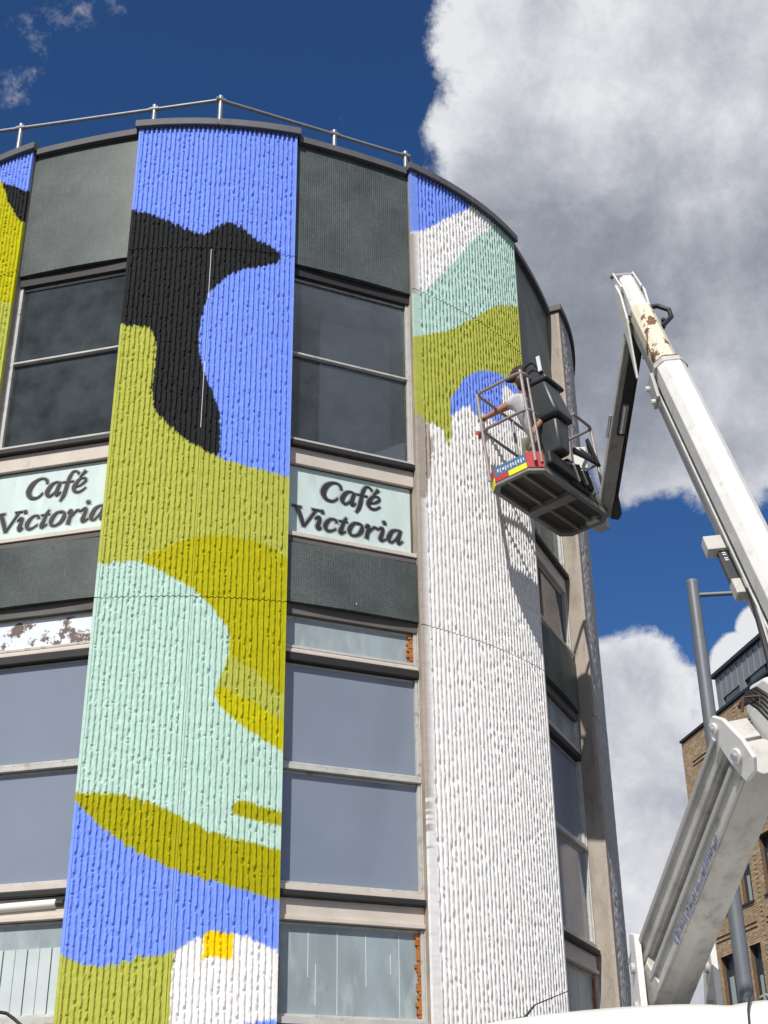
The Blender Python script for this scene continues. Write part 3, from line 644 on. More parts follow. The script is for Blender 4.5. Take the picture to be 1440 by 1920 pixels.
def cafe_sign(ta, tb, label, x0):
    w, fr = chordframe(ta+.15, tb-.15, R-.095)
    h0, h1 = 5.128, 5.810
    loc = Vector(fr(w/2, 0, h0))
    T = thing('cafe_sign', loc, label, 'sign', 'cafe name signs between the piers')
    m = MB(); m.box((.012, -.11, h0+.004), (w-.012, -.055, h1-.004), fr); obj('board', m, 'sign', T, bevel=.003)
    m = MB(); m.box((0, -.12, h1-.003), (w, -.048, h1+.003), fr); m.box((0, -.12, h0-.001), (w, -.046, h0+.012), fr); m.box((w-.011, -.12, h0+.013), (w, -.05, h1-.004), fr); m.box((0, -.12, h0+.013), (.011, -.05, h1-.004), fr)
    obj('edge_trim', m, 'concrete_dark', T)
    sy = .0006640; sx = .00073
    def uv(x, y): return (x0+(x+.11*(y-550)+120)*sx, h1-.066-(y+.103*x-105)*sy+.066*1.0)
    lay = 0
    for li, (ch, strokes) in enumerate(LET):
        lm = MB(); hm = MB()
        for si, st in enumerate(strokes):
            lay += 1
            a_, b_ = stroke(st, 20); z1 = -.0535+lay*.00005
            for i in range(len(a_)-1):
                q = [uv(*a_[i]), uv(*b_[i]), uv(*b_[i+1]), uv(*a_[i+1])]
                hm.hexa([fr(p[0], -.0548, p[1]) for p in q]+[fr(p[0], z1, p[1]) for p in q])
            a_, b_ = stroke(st, 2); z1 = -.046+si*.0008
            for i in range(len(a_)-1):
                q = [uv(*a_[i]), uv(*b_[i]), uv(*b_[i+1]), uv(*a_[i+1])]
                lm.hexa([fr(p[0], -.0535, p[1]) for p in q]+[fr(p[0], z1, p[1]) for p in q])
        LT_ = obj('letter', lm, 'ink', T); obj('letter_outline', hm, 'halo', LT_)
cafe_sign(*BAYS[0], 'pale mint sign reading Café Victoria, cut by the left edge of the photo', .03)
cafe_sign(*BAYS[1], 'pale mint sign reading Café Victoria between the bird pier and the white pier', .05)
seg_window(B, *BAYS[2], 5.13, 5.81, [], 'winglass', fw=.03)

# ------------------------------------------------------------------ roof railing
HR = 10.45
RV = [Vector((CX-3.55, CY+.6, HR+CAMZ)), atH(-70, 256, HR), atH(413, 188, HR), atH(762, 293, HR), atH(800, 300, HR)+Vector((.5, 1.6, 0))]
T = thing('roof_railing', (CX, CY-3, HT+CAMZ), 'galvanised tube railing along the flat roof edge', 'railing')
for i in range(4):
    m = MB(); m.tube([RV[i], RV[i+1]], .021, 10); obj('rail', m, 'rail', T, smooth=True)
    m = MB(); m.tube([RV[i]-Vector((0, 0, .5)), RV[i+1]-Vector((0, 0, .5))], .021, 10); obj('rail', m, 'rail', T, smooth=True)
for px, py in ((-66, 256), (40, 238), (290, 205), (414, 189), (627, 252), (760, 293)):
    # stand the post on the rail line
    best = None
    for i in (1, 2):
        a, b = RV[i], RV[i+1]; r = ray(px, py); n = Vector((r.y, -r.x, 0)); den = n.dot(b-a)
        if abs(den) < 1e-6: continue
        t = -n.dot(a-Vector((0, 0, CAMZ)))/den
        if -.01 <= t <= 1.01: best = a.lerp(b, t)
    if best is None: continue
    m = MB(); m.tube([(best.x, best.y, HT-.12+CAMZ), best+Vector((0, 0, .015))], .024, 10); m.tube([best+Vector((0, 0, .015)), best+Vector((0, 0, .05))], .030, 10)
    P_ = obj('post', m, 'rail', T, smooth=True)
    m = MB(); d = (RV[2]-RV[1]).normalized() if px < 413 else (RV[3]-RV[2]).normalized(); m.tube([best-d*.05, best+d*.05], .031, 10); obj('clamp', m, 'rail', P_, smooth=True)

# tube lamp and curved bracket at the bottom left
w, fr = chordframe(-22.3, -6.5, R-.10)
p0, p1 = Vector(fr(.02, .0, 1.99)), Vector(fr(w-.10, .0, 2.01))
T = thing('strip_light', p1, 'white tubular strip light under the window sill at the left edge', 'lamp')
m = MB(); m.tube([p0, p1], .033, 14); obj('diffuser', m, 'tubelamp', T, smooth=True, bevel=.01)
m = MB(); m.tube([p1+Vector((0, 0, 0)), p1.lerp(Vector(fr(w-.04, 0, 2.01)), 1)], .026, 10); obj('end_cap', m, 'trim', T)
T = thing('wall_bracket', atY(10, 1900, 9.9), 'thin black curved metal bracket at the lower left corner', 'bracket')
m = MB(); m.tube([atY(-60, 1903, 9.95), atY(-5, 1897, 9.9), atY(12, 1900, 9.85), atY(26, 1910, 9.8), atY(48, 1930, 9.75)], .012, 8); obj('arm', m, 'hose', T, smooth=True)

# ------------------------------------------------------------------ brick building with zinc top
O2 = Vector((11.18, 49.0, 0)); W2 = Vector((.19, -.98, 0)).normalized(); N2 = Vector((W2.y, -W2.x, 0))   # W2 towards viewer, N2 outward (to the left)
if N2.x > 0: N2 = -N2
def f2(t, d, h): return tuple(O2+W2*t+N2*d+Vector((0, 0, h+CAMZ)))
T = thing('brick_office_block', f2(0, 0, -CAMZ), 'buff brick office block with dark windows under a grey zinc top storey', 'building')
TL = 30.0
# window openings
cols = [(1.12, 2.26), (3.46, 4.30), (5.20, 6.34), (7.6, 8.74), (9.9, 10.7), (11.7, 12.8)]+[(14.2+2.4*k, 15.3+2.4*k) for k in range(6)]
rows = [(-.85, 1.0), (2.35, 4.2), (5.55, 7.40), (8.75, 10.60), (11.95, 13.80)]
# backing wall built in strips round the openings
m = MB(); D0 = -.30
m.box((0, -12, -CAMZ+.01), (TL, D0, 15.40), f2)
ts = [0]+[v for c in cols for v in c]+[TL]
for k in range(0, len(ts), 2): m.box((ts[k], D0+.001, -CAMZ+.01), (ts[k+1], -.02, 15.40), f2)
for c in cols:
    hs = [-CAMZ+.01]+[v for r_ in rows for v in r_]+[15.40]
    for k in range(0, len(hs), 2): m.box((c[0]+.001, D0+.001, hs[k]), (c[1]-.001, -.021, hs[k+1]), f2)
WALL = obj('wall', m, 'mortar', T)
for c in cols:
    for r_ in rows:
        q = MB(); t0, t1, h0, h1 = c[0], c[1], r_[0], r_[1]
        for a, b in (((t0, -.24, h0), (t0+.06, -.16, h1)), ((t1-.06, -.24, h0), (t1, -.16, h1)), ((t0+.061, -.24, h1-.06), (t1-.061, -.16, h1)), ((t0+.061, -.24, h0), (t1-.061, -.16, h0+.06)), (((t0+t1)/2-.02, -.235, h0+.061), ((t0+t1)/2+.02, -.17, h1-.061))): q.box(a, b, f2)
        Wn = obj('window', q, 'winframe', T)
        q = MB(); q.box((t0+.05, -.225, h0+.05), (t1-.05, -.215, h1-.05), f2); obj('pane', q, 'winglass', Wn)
        q = MB(); q.box((t0-.05, -.16, h0-.07), (t1+.03, .05, h0-.005), f2); obj('sill', q, 'winframe', Wn)
        q = MB(); q.box((t0+.10, -.214, h0+.06), (t0+.10+.35*(t1-t0), -.205, h1-.5-rng.uniform(0, .5)), f2); obj('blind', q, 'blind', Wn)
        if c == cols[0] and r_ == rows[2]:
            q = MB()
            for k in range(16): q.box((t0+.5, -.212, h0+.15+k*.07), (t1-.12, -.19, h0+.18+k*.07), f2)
            obj('louvre_slat', q, 'blind', Wn, kind='stuff')
# bricks: real blocks, each proud of the mortar, recessed bands and reveals left out
BW, BH, GP = .225, .075, .010
def openings(t0, t1, h0, h1):
    for c in cols:
        for r_ in rows:
            if t1 > c[0]-.001 and t0 < c[1]+.001 and h1 > r_[0]-.001 and h0 < r_[1]+.001: return True
            if t1 > c[0]-.25 and t0 < c[1]-.02 and ((abs(h0-(r_[1]+.42)) < .04) or (abs(h0-(r_[1]+.57)) < .04)): return True
            # vertical recessed line beside each opening
            if abs(t0-(c[0]-.30)) < .02 and r_[0]-.2 < h0 < r_[1]+.2 and False: return True
    return False
blist = []
nrows = int((15.38-2.0)/BH)
for j in range(nrows):
    h0 = 2.0+j*BH; off = (j % 2)*BW/2; t = -off
    while t < 12.5:
        a = max(t+GP/2, .0); b = min(t+BW-GP/2, 12.5)
        # clip against openings horizontally
        segs = [(a, b)]
        for c in cols:
            for r_ in rows:
                if h0+BH > r_[0]+.01 and h0 < r_[1]-.01:
                    ns = []
                    for (x0, x1) in segs:
                        if x1 <= c[0] or x0 >= c[1]: ns.append((x0, x1)); continue
                        if x0 < c[0]-.03: ns.append((x0, c[0]))
                        if x1 > c[1]+.03: ns.append((c[1], x1))
                    segs = ns
        for (x0, x1) in segs:
            if x1-x0 < .03: continue
            band = any(c[0]-.25 < (x0+x1)/2 < c[1]-.02 and (abs(h0-(r_[1]+.42)) < .038 or abs(h0-(r_[1]+.57)) < .038) for c in cols for r_ in rows)
            if band: continue
            groove = any(abs((x0+x1)/2-(c[1]+.45)) < .06 for c in cols)
            blist.append((x0, x1, h0+GP/2, h0+BH-GP/2, rng.uniform(-.004, .004)+(-.014 if groove else 0)))
        t += BW
far = [MB(), MB()]; near = []
for bk in blist:
    x0, x1, h0, h1, d = bk
    if 3.4 < x0 < 5.6 and 5.6 < h0 < 9.6 and len(near) < 300: near.append(bk); continue
    far[int(rng.random() < .3)].box((x0, -.018, h0), (x1, d, h1), f2)
obj('brick_course', far[0], 'brick1', T, kind='stuff'); obj('brick_course', far[1], 'brick2', T, kind='stuff')
cache = {}
for x0, x1, h0, h1, d in near:
    key = round(x1-x0, 3)
    mt = 'brick1' if rng.random() < .7 else 'brick2'
    if (key, mt) not in cache:
        q = MB(); q.box((0, -.018, 0), (x1-x0, 0, BH-GP), lambda t, dd, h: tuple(W2*t+N2*dd+Vector((0, 0, h))))
        me = bpy.data.meshes.new('brick'); me.from_pydata(q.v, [], q.f); fix_normals(me); me.materials.append(M_[mt]); cache[(key, mt)] = me
    o = bpy.data.objects.new('brick', cache[(key, mt)]); COL.objects.link(o); o.location = Vector(f2(x0, d, h0)); attach(o, T)
q = MB()
q.box((-.02, -.05, 15.405), (TL, .06, 15.50), f2); obj('parapet_coping', q, 'zinc_dark', T)
# zinc storey with standing seams
ZT = 3.0; ZD = -.30
q = MB(); q.box((ZT, -10, 15.40), (TL, ZD-.06, 16.93), f2); obj('zinc_storey', q, 'zinc_dark', T)
wz = [(3.62, 4.75), (5.70, 6.85), (9.3, 10.4), (12.0, 13.1), (15.5, 16.6), (19, 20.1), (23, 24.1)]
t = ZT
while t < TL-.01:
    t1 = t+.46; zs = [(15.505, 16.92)]
    for c in wz:
        if t < c[1]-.02 and t1 > c[0]+.02: zs = [(16.02, 16.92)]
    for a, b in zs:
        q = MB(); q.box((t+.012, ZD-.059, a), (t1-.012, ZD+.02, b), f2); P_ = obj('zinc_panel', q, 'zinc', T)
        q = MB(); q.box((t1-.011, ZD-.059, a), (t1+.011, ZD+.055, b), f2); obj('standing_seam', q, 'zinc', P_)
    t = t1
for c in wz:
    q = MB(); q.box((c[0], ZD-.058, 15.505), (c[1], ZD-.02, 16.0), f2); obj('recess_window', q, 'winglass', T)
q = MB(); q.box((ZT-.12, -10, 16.935), (TL, ZD+.16, 17.06), f2); obj('roof_edge', q, 'zinc_dark', T)

# ------------------------------------------------------------------ lamp column
pt = atY(1297, 1088, 15.0); px_, py_, pz = pt
T = thing('street_lamp', (px_, py_, 0), 'tall grey steel lamp column with a thin horizontal arm near its top', 'street lamp')
m = MB(); m.tube([(px_, py_, 0), (px_, py_, pz-.78)], .088, 20, .080); obj('column', m, 'post', T, smooth=True)
m = MB(); m.tube([(px_, py_, pz-.776), (px_, py_, pz-.03)], .074, 20); m.tube([(px_, py_, pz-.03), (px_, py_, pz)], .074, 20, .06); obj('top_sleeve', m, 'post', T, smooth=True)
m = MB(); m.tube([(px_+.06, py_, pz-.20), (px_+1.05, py_-.1, pz-.20)], .028, 10); obj('arm', m, 'post', T, smooth=True)
m = MB(); m.box((px_+1.0, py_-.25, pz-.27), (px_+1.65, py_+.05, pz-.17)); LH = obj('lamp_head', m, 'post', T, bevel=.03)
m = MB(); m.box((px_+1.08, py_-.2, pz-.285), (px_+1.55, py_, pz-.271)); obj('lens', m, 'lampclear', LH)
m = MB(); m.tube([(px_-.095, py_, pz-2.55), (px_-.075, py_, pz-2.45)], .02, 8); obj('bolt', m, 'trim', T)
m = MB(); m.tube([(px_, py_, 0), (px_, py_, .9)], .11, 20, .11); obj('base_sleeve', m, 'post', T, smooth=True)

# ------------------------------------------------------------------ van in front
VY0, VY1 = 6.85, 8.85
prof = [(-1.55, .62, 1.00), (-1.45, .45, 1.16), (-1.1, .42, 1.28), (-.62, .40, 1.42), (-.35, .40, 1.70), (-.05, .40, 2.06), (.16, .40, 2.30), (.30, .40, 2.405), (.48, .40, 2.455), (.9, .40, 2.50),
        (1.27, .40, 2.525), (1.60, .40, 2.530), (1.72, .40, 2.512), (1.80, .40, 2.530), (1.90, .40, 2.545), (2.3, .40, 2.545), (4.3, .40, 2.53), (4.42, .45, 2.46), (4.47, .5, 2.2)]
T = thing('van', (1.5, 7.85, 0), 'cream white high roof van parked across the bottom right', 'van')
v = []; f = []
def sect(x, zb, zt):
    yc = (VY0+VY1)/2; hw = (VY1-VY0)/2
    zt -= .03; half = [(hw*.97, zb), (hw, zb+.15), (hw, max(zb+.2, min(1.15, zt-.35))), (hw*.95, max(zb+.25, zt-.32)), (hw*.92, zt-.16), (hw*.88, zt-.075), (hw*.80, zt-.025), (hw*.6, zt), (hw*.3, zt+.012), (0, zt+.016)]
    return [(x, yc-y, z_) for y, z_ in half]+[(x, yc+y, z_) for y, z_ in half[-2::-1]]
for p in prof: v += sect(*p)
k = len(sect(*prof[0]))
for i in range(len(prof)-1):
    for j in range(k-1): f.append((i*k+j, i*k+j+1, (i+1)*k+j+1, (i+1)*k+j))
    f.append((i*k+k-1, i*k, (i+1)*k, (i+1)*k+k-1))
f.append(tuple(range(k))); f.append(tuple((len(prof)-1)*k+j for j in range(k)))
m = MB(); m.add(v, f); BODY = obj('body', m, 'van', T, smooth=True)
sb = BODY.modifiers.new('sub', 'SUBSURF'); sb.levels = sb.render_levels = 2
yc = 7.85
m = MB(); m.hexa([(-.58, yc-.80, 1.48), (-.58, yc+.80, 1.48), (.14, yc+.74, 2.27), (.14, yc-.74, 2.27), (-.62, yc-.80, 1.50), (-.62, yc+.80, 1.50), (.10, yc+.74, 2.30), (.10, yc-.74, 2.30)]); obj('windscreen', m, 'vanglass', T)
for sg in (-1, 1):
    y = yc+sg*1.0
    m = MB(); m.box((-.25, y-.012, 1.35), (.62, y+.012, 1.95)); obj('side_window', m, 'vanglass', T)
    for xs, zt_ in ((-.3, 1.3), (.75, 2.0), (2.1, 2.2)):
        m = MB(); m.box((xs, y-.008, .55), (xs+.015, y+.008, zt_)); obj('door_seam', m, 'trim', T)
    m = MB(); m.box((.60, y-.03*1, 1.12), (.74, y+.03, 1.16)); obj('door_handle', m, 'trim', T)
    m = MB(); m.box((-.45, y+sg*.02-.08, 1.35), (-.3, y+sg*.14+.08, 1.65)); obj('wing_mirror', m, 'trim', T, bevel=.03)
    m = MB(); m.box((-1.3, y-.02, .5), (4.3, y+.02, .62)); obj('side_trim', m, 'trim', T)
    m = MB(); m.hexa([(-1.54, y-sg*.1-.16, .95), (-1.50, y-sg*.1+.16, .95), (-1.35, y-sg*.1+.16, 1.15), (-1.4, y-sg*.1-.16, 1.15), (-1.58, y-sg*.1-.16, .97), (-1.56, y-sg*.1+.16, .97), (-1.41, y-sg*.1+.16, 1.17), (-1.45, y-sg*.1-.16, 1.17)]); obj('headlight', m, 'lampclear', T)
    m = MB(); m.box((4.44, y-sg*.12-.05, 1.0), (4.50, y-sg*.12+.05, 1.5)); obj('tail_light', m, 'lampred', T)
    for xw in (-.75, 3.35):
        m = MB(); m.tube([(xw, y-sg*.24, .34), (xw, y-sg*-.012, .34)], .34, 28); wh = obj('wheel', m, 'tyre', T, bevel=.03)
        m = MB(); m.tube([(xw, y+sg*.013, .34), (xw, y+sg*.02, .34)], .2, 20); obj('rim', m, 'alloy', wh)
m = MB(); m.box((-1.62, yc-.9, .42), (-1.45, yc+.9, .72)); obj('bumper', m, 'trim', T, bevel=.04)
m = MB(); m.tube([(1.86, 7.35, 2.538), (1.83, 7.14, 2.525), (1.79, 7.02, 2.49), (1.76, 6.955, 2.43), (1.745, 6.915, 2.33), (1.74, 6.88, 2.1)], .006, 6); obj('roof_seam', m, 'trim', T)
m = MB(); m.tube([(1.93, 7.35, 2.538), (1.91, 7.14, 2.525), (1.895, 7.02, 2.49), (1.885, 6.955, 2.43), (1.88, 6.915, 2.33)], .004, 6); obj('roof_seam', m, 'seam', T)
ap = atY(958, 1913, 7.3)
m = MB(); m.hexa([(ap.x-.09, ap.y-.03, ap.z-.06), (ap.x+.11, ap.y-.03, ap.z-.05), (ap.x+.11, ap.y+.03, ap.z-.05), (ap.x-.09, ap.y+.03, ap.z-.06), (ap.x-.04, ap.y-.02, ap.z+.0), (ap.x+.09, ap.y-.015, ap.z+.02), (ap.x+.09, ap.y+.015, ap.z+.02), (ap.x-.04, ap.y+.02, ap.z+.0)])
AN = obj('aerial', m, 'trim', T, bevel=.008)
m = MB(); m.tube([(ap.x+.06, ap.y, ap.z), tuple(atY(1003, 1884, 7.3))], .008, 8, .005); m.tube([tuple(atY(1003, 1884, 7.3)), tuple(atY(1066, 1858, 7.3))], .0035, 6, .0025); obj('rod', m, 'hose', AN)

# ------------------------------------------------------------------ aerial lift
LB = atY(1254, 1850, 9.2); LT = atY(1428, 1412, 7.3); UB = atY(1600, 1420, 7.5); UT = atY(1174, 540, 9.55); JB = atY(1135, 955, 11.40)
T = thing('aerial_lift', (LB.x, LB.y, 0), 'white articulated boom lift carrying a railed work basket to the wall', 'aerial lift')
def rect(w, h, oy=0, ox=0): return [(ox-w/2, oy-h/2), (ox+w/2, oy-h/2), (ox+w/2, oy+h/2), (ox-w/2, oy+h/2)]
def octo(w, h, c, oy=0): return [(-w/2+c, oy-h/2), (w/2-c, oy-h/2), (w/2, oy-h/2+c), (w/2, oy+h/2-c), (w/2-c, oy+h/2), (-w/2+c, oy+h/2), (-w/2, oy+h/2-c), (-w/2, oy-h/2+c)]
# pedestal and turret behind the van roof
m = MB(); m.tube([(LB.x+.1, LB.y+.55, 0.02), (LB.x+.1, LB.y+.55, 2.05)], .30, 24); obj('pedestal', m, 'white2', T, smooth=True)
m = MB(); m.box((LB.x-.6, LB.y+.1, .02), (LB.x+.9, LB.y+1.2, .45)); obj('outrigger_base', m, 'trim', T, bevel=.03)
m = MB(); m.tube([(LB.x+.1, LB.y+.55, 2.052), (LB.x+.1, LB.y+.55, 2.18)], .40, 28); obj('slew_ring', m, 'seam', T, smooth=True)
# upright knuckle plates each side of the lower boom foot
for dx in (-.19, .30):
    c0 = LB+Vector((dx, .02, -.1)); m = MB()
    m.hexa([c0+Vector((-.022, -.16, -.65)), c0+Vector((.022, -.16, -.65)), c0+Vector((.022, .5, -.65)), c0+Vector((-.022, .5, -.65)), c0+Vector((-.022, -.10, .42)), c0+Vector((.022, -.10, .42)), c0+Vector((.022, .08, .46)), c0+Vector((-.022, .08, .46))])
    P_ = obj('turret_plate', m, 'white', T, bevel=.006)
    for hz in (-.02, -.28, .22):
        m = MB(); m.tube([c0+Vector((-.045, .0, hz)), c0+Vector((.045, .0, hz))], .035, 14); obj('pivot_pin', m, 'seam', P_)
m = MB(); m.box((LB.x-.166, LB.y+.06, LB.z-.7), (LB.x+.276, LB.y+.5, LB.z-.12)); obj('turret_block', m, 'black', T)
# lower boom: main octagonal box with the slimmer parallel link above it, ribbed channel faces
UPL = Vector((-.20, -.25, 1))
a_, b_, d_ = frame_of(LB, LT, UPL)
main0, main1 = LB+b_*-.02, LT+b_*-.02
m = MB(); m.beam(main0, main1, octo(.27, .245, .055), UPL); MAIN = obj('lower_boom', m, 'white2', T, bevel=.006)
link0, link1 = LB+b_*.215-d_*.05, LT+b_*.215-d_*.02
m = MB(); m.beam(link0, link1, rect(.20, .15), UPL); LINK = obj('parallel_link', m, 'white2', T, bevel=.006)
sgn = -1 if a_.x > 0 else 1
for q0, q1, par, wd in ((main0, main1, MAIN, .27), (link0, link1, LINK, .20)):
    for o1 in (-.045, .05):
        m = MB(); c = a_*(sgn*(wd/2+.010)); m.beam(q0+c+b_*o1+d_*.1, q1+c+b_*o1-d_*.1, rect(.022, .03), UPL); obj('stiffening_rib', m, 'white2' if o1 < 0 else 'seam', par, bevel=.004)
m = MB(); m.beam(LB+b_*.135+d_*.1, LT+b_*.135-d_*.12, rect(.07, .06), UPL); obj('hydraulic_ram', m, 'seam', T, bevel=.01)
m = MB(); m.beam(LB+b_*.02-d_*.10, LB+b_*.02+d_*.16, octo(.30, .31, .06), UPL); obj('boom_foot', m, 'white2', T, bevel=.01)
m = MB(); m.beam(link0-d_*.05, link0+d_*.10, rect(.24, .19), UPL); obj('link_foot', m, 'seam', T, bevel=.01)
# faded lettering down the side of the main beam
fl = MB(); rl = np.random.default_rng(3); LN = (LT-LB).length
cside = a_*(sgn*(.135+.0235))
for k in range(30):
    u = .62+k*.0475*(LN/3.2); hgt = .075 if k in (0, 1, 9) else .045
    p_ = main0+d_*u+cside
    for _ in range(2):
        s0 = p_+d_*rl.uniform(-.01, .01)+b_*rl.uniform(-.085, -.045)
        s1 = s0+b_*hgt*rl.uniform(.6, 1.1)+d_*rl.uniform(-.018, .03)
        fl.beam(s0, s1, rect(.0016, .016), d_)
obj('faded_lettering', fl, 'bluefade', MAIN, kind='stuff')
# elbow casting joining lower and upper boom
EL = LT+d_*.02
ax = a_*(-sgn)           # to the right across the joint
def fe(x, y, d): return tuple(EL+d_*x+b_*y+a_*(sgn*d))
plate = [(-.10, -.14), (.02, -.17), (.11, -.12), (.13, .02), (.10, .24), (.04, .33), (-.05, .33), (-.09, .22), (-.11, .02)]
elb = [(-.16, -.20), (.10, -.22), (.26, -.10), (.30, .08), (.24, .32), (.10, .40), (-.06, .36), (-.14, .14)]
m = MB(); m.prism(elb, fe, -.14, -.80); EB = obj('elbow_casting', m, 'white', T, bevel=.02)
m = MB(); m.prism([(x*.85, y*.88) for x, y in plate], fe, .140, .168); PL_ = obj('elbow_plate', m, 'white', T, bevel=.008)
m = MB(); m.prism([(x*.85, y*.88) for x, y in plate], fe, -.139, -.12); obj('elbow_plate', m, 'white', T, bevel=.008)
for x, y, r_ in ((-.01, .23, .034), (.0, .0, .044)):
    c0 = Vector(fe(x, y, .169)); c1 = Vector(fe(x, y, .186)); c2 = Vector(fe(x, y, .205))
    m = MB(); m.tube([c0, c1], r_, 20); PN = obj('pivot_boss', m, 'white', PL_, smooth=True, bevel=.005)
    m = MB(); m.tube([c1, c2], r_*.45, 14); obj('pivot_pin', m, 'steel', PN)
# hose bundle on the elbow
for k in range(5):
    m = MB(); o_ = Vector((.012*k, .0, .018*k)); m.tube([atY(1385, 1326, 6.6)+o_, atY(1405, 1316, 6.55)+o_, atY(1425, 1330, 6.5)+o_, atY(1450, 1356, 6.45)+o_, atY(1480, 1400, 6.45)+o_], .012, 8); obj('hose', m, 'hose', T, smooth=True)
m = MB(); m.tube([atY(1392, 1335, 6.5), atY(1393, 1308, 6.5), atY(1424, 1305, 6.5), atY(1425, 1322, 6.5)], .008, 8); obj('hose_guard', m, 'rust', T, smooth=True)

# upper boom
UPU = Vector((-.05, -.8, .6))
a2, b2, d2 = frame_of(UB, UT, UPU)
LU = (UT-UB).length
def pu(s): return UB+d2*s
sc_ = LU-1.42       # collar
m = MB(); m.beam(pu(-.3), pu(sc_), octo(.235, .24, .055, .06), UPU); UBM = obj('upper_boom', m, 'white', T, bevel=.006)
m = MB(); m.beam(pu(-.3), pu(sc_-.02), rect(.20, .15, -.145), UPU); obj('boom_underbox', m, 'seam', T, bevel=.006)
m = MB(); sx_ = -1 if a2.x > 0 else 1
m.beam(pu(-.3)+a2*(sx_*.124)+b2*-.045, pu(sc_-.1)+a2*(sx_*.124)+b2*-.045, rect(.014, .018), UPU); obj('side_rail', m, 'white2', UBM, bevel=.003)
m = MB(); m.beam(pu(sc_-.02), pu(sc_+.045), octo(.275, .275, .07, .05), UPU); CO = obj('collar', m, 'white2', T, bevel=.01)
m = MB(); m.beam(pu(sc_+.046), pu(sc_+.065), octo(.262, .262, .07, .05), UPU); obj('wear_pad', m, 'rust', CO, bevel=.004)
m = MB(); m.beam(pu(sc_+.05), pu(LU-.50), octo(.185, .19, .045, .05), UPU); IN = obj('rusty_inner_boom', m, 'rusty', T, bevel=.005)
m = MB(); m.beam(pu(sc_+.05), pu(LU-.55), rect(.13, .10, -.095), UPU); obj('inner_underbox', m, 'white2', IN, bevel=.005)
m = MB(); m.beam(pu(LU-.499), pu(LU+.02), octo(.165, .17, .04, .045), UPU, octo(.13, .13, .03, .055)); obj('boom_head', m, 'white', T, bevel=.005)
# bracket with bolts beside the collar
m = MB(); cb_ = pu(sc_-.22)+a2*(sx_*.15)+b2*-.08; m.beam(cb_, pu(sc_+.03)+a2*(sx_*.15)+b2*-.02, rect(.03, .16), UPU); BR = obj('collar_bracket', m, 'seam', T, bevel=.008)
for s in (.0, .18):
    m = MB(); m.tube([cb_+d2*(s+.02)+a2*(sx_*.01), cb_+d2*(s+.02)+a2*(sx_*.045)], .022, 10); obj('bolt', m, 'white', BR)
# yoke plates and roller at the tip
for sg in (-1, 1):
    m = MB(); c = a2*(sg*.088)
    m.beam(pu(LU-.16)+c+b2*.04, pu(LU+.15)+c+b2*.05, rect(.014, .15), UPU, rect(.014, .05)); obj('yoke_plate', m, 'white', T, bevel=.003)
m = MB(); m.tube([pu(LU+.12)-a2*.08+b2*.05, pu(LU+.12)+a2*.08+b2*.05], .030, 14); obj('roller', m, 'steel', T, smooth=True)
m = MB(); m.tube([pu(LU+.12)+a2*(sx_*.09)+b2*.05, pu(LU+.12)+a2*(sx_*.115)+b2*.05], .016, 10); obj('bolt', m, 'rust', T)
# side cheek plate linking boom head to the jib
JT = pu(LU-.30)+b2*-.13
def fj(x, y, d): return tuple(pu(LU)+d2*x+b2*y+a2*(sx_*d))
m = MB(); m.prism([(-.02, .05), (-.20, .06), (-.46, -.02), (-.60, -.12), (-.92, -.33), (-.91, -.35), (-.60, -.22), (-.25, -.12), (.02, -.03)], fj, .094, .112); obj('cheek_plate', m, 'white', T, bevel=.004)
m = MB(); m.prism([(-.02, .06), (-.20, .10), (-.50, .02), (-.62, -.10), (-.60, -.30), (-.25, -.16), (.02, -.04)], fj, -.094, -.112); obj('cheek_plate', m, 'white', T, bevel=.004)
# cable loop behind the boom
pcl = pu(LU-.48)+b2*.02-a2*(sx_*.10)
m = MB(); m.tube([pcl+d2*.10, pcl+d2*.11-a2*(sx_*.08), pcl+d2*.03-a2*(sx_*.16), pcl-d2*.08-a2*(sx_*.15), pcl-d2*.22-a2*(sx_*.03)], .022, 10); obj('cable_loop', m, 'hose', T, smooth=True)
# control box bracket hanging under the upper boom
cb2 = atY(1372, 1050, 8.35)
def fb(x, y, z_): return tuple(cb2+a2*(sx_*x)+d2*y+b2*z_)
m = MB(); m.box((-.02, .10, -.06), (.14, .24, .03), fb); m.box((-.06, -.30, -.07), (-.045, .26, .03), fb); m.box((-.02, -.34, -.07), (.07, -.20, .02), fb); CBK = obj('sensor_bracket', m, 'white2', T, bevel=.006)
m = MB(); m.box((-.01, -.20, -.05), (.07, .10, .0), fb); CBX = obj('sensor_box', m, 'plastic', T, bevel=.004)
m = MB()
for yy in (.0, .02, .055, .075): m.box((.02, yy, .001), (.045, yy+.010, .003), fb)
obj('label', m, 'lettering', CBX)
m = MB(); m.tube([atY(1404, 1105, 8.2), atY(1415, 1135, 8.1), atY(1430, 1190, 7.95), atY(1448, 1260, 7.8)], .022, 8); obj('hose', m, 'hose', T, smooth=True)
m = MB(); m.tube([atY(1410, 1105, 8.15), atY(1428, 1160, 8.0), atY(1455, 1260, 7.8)], .012, 8); obj('hose', m, 'seam', T, smooth=True)

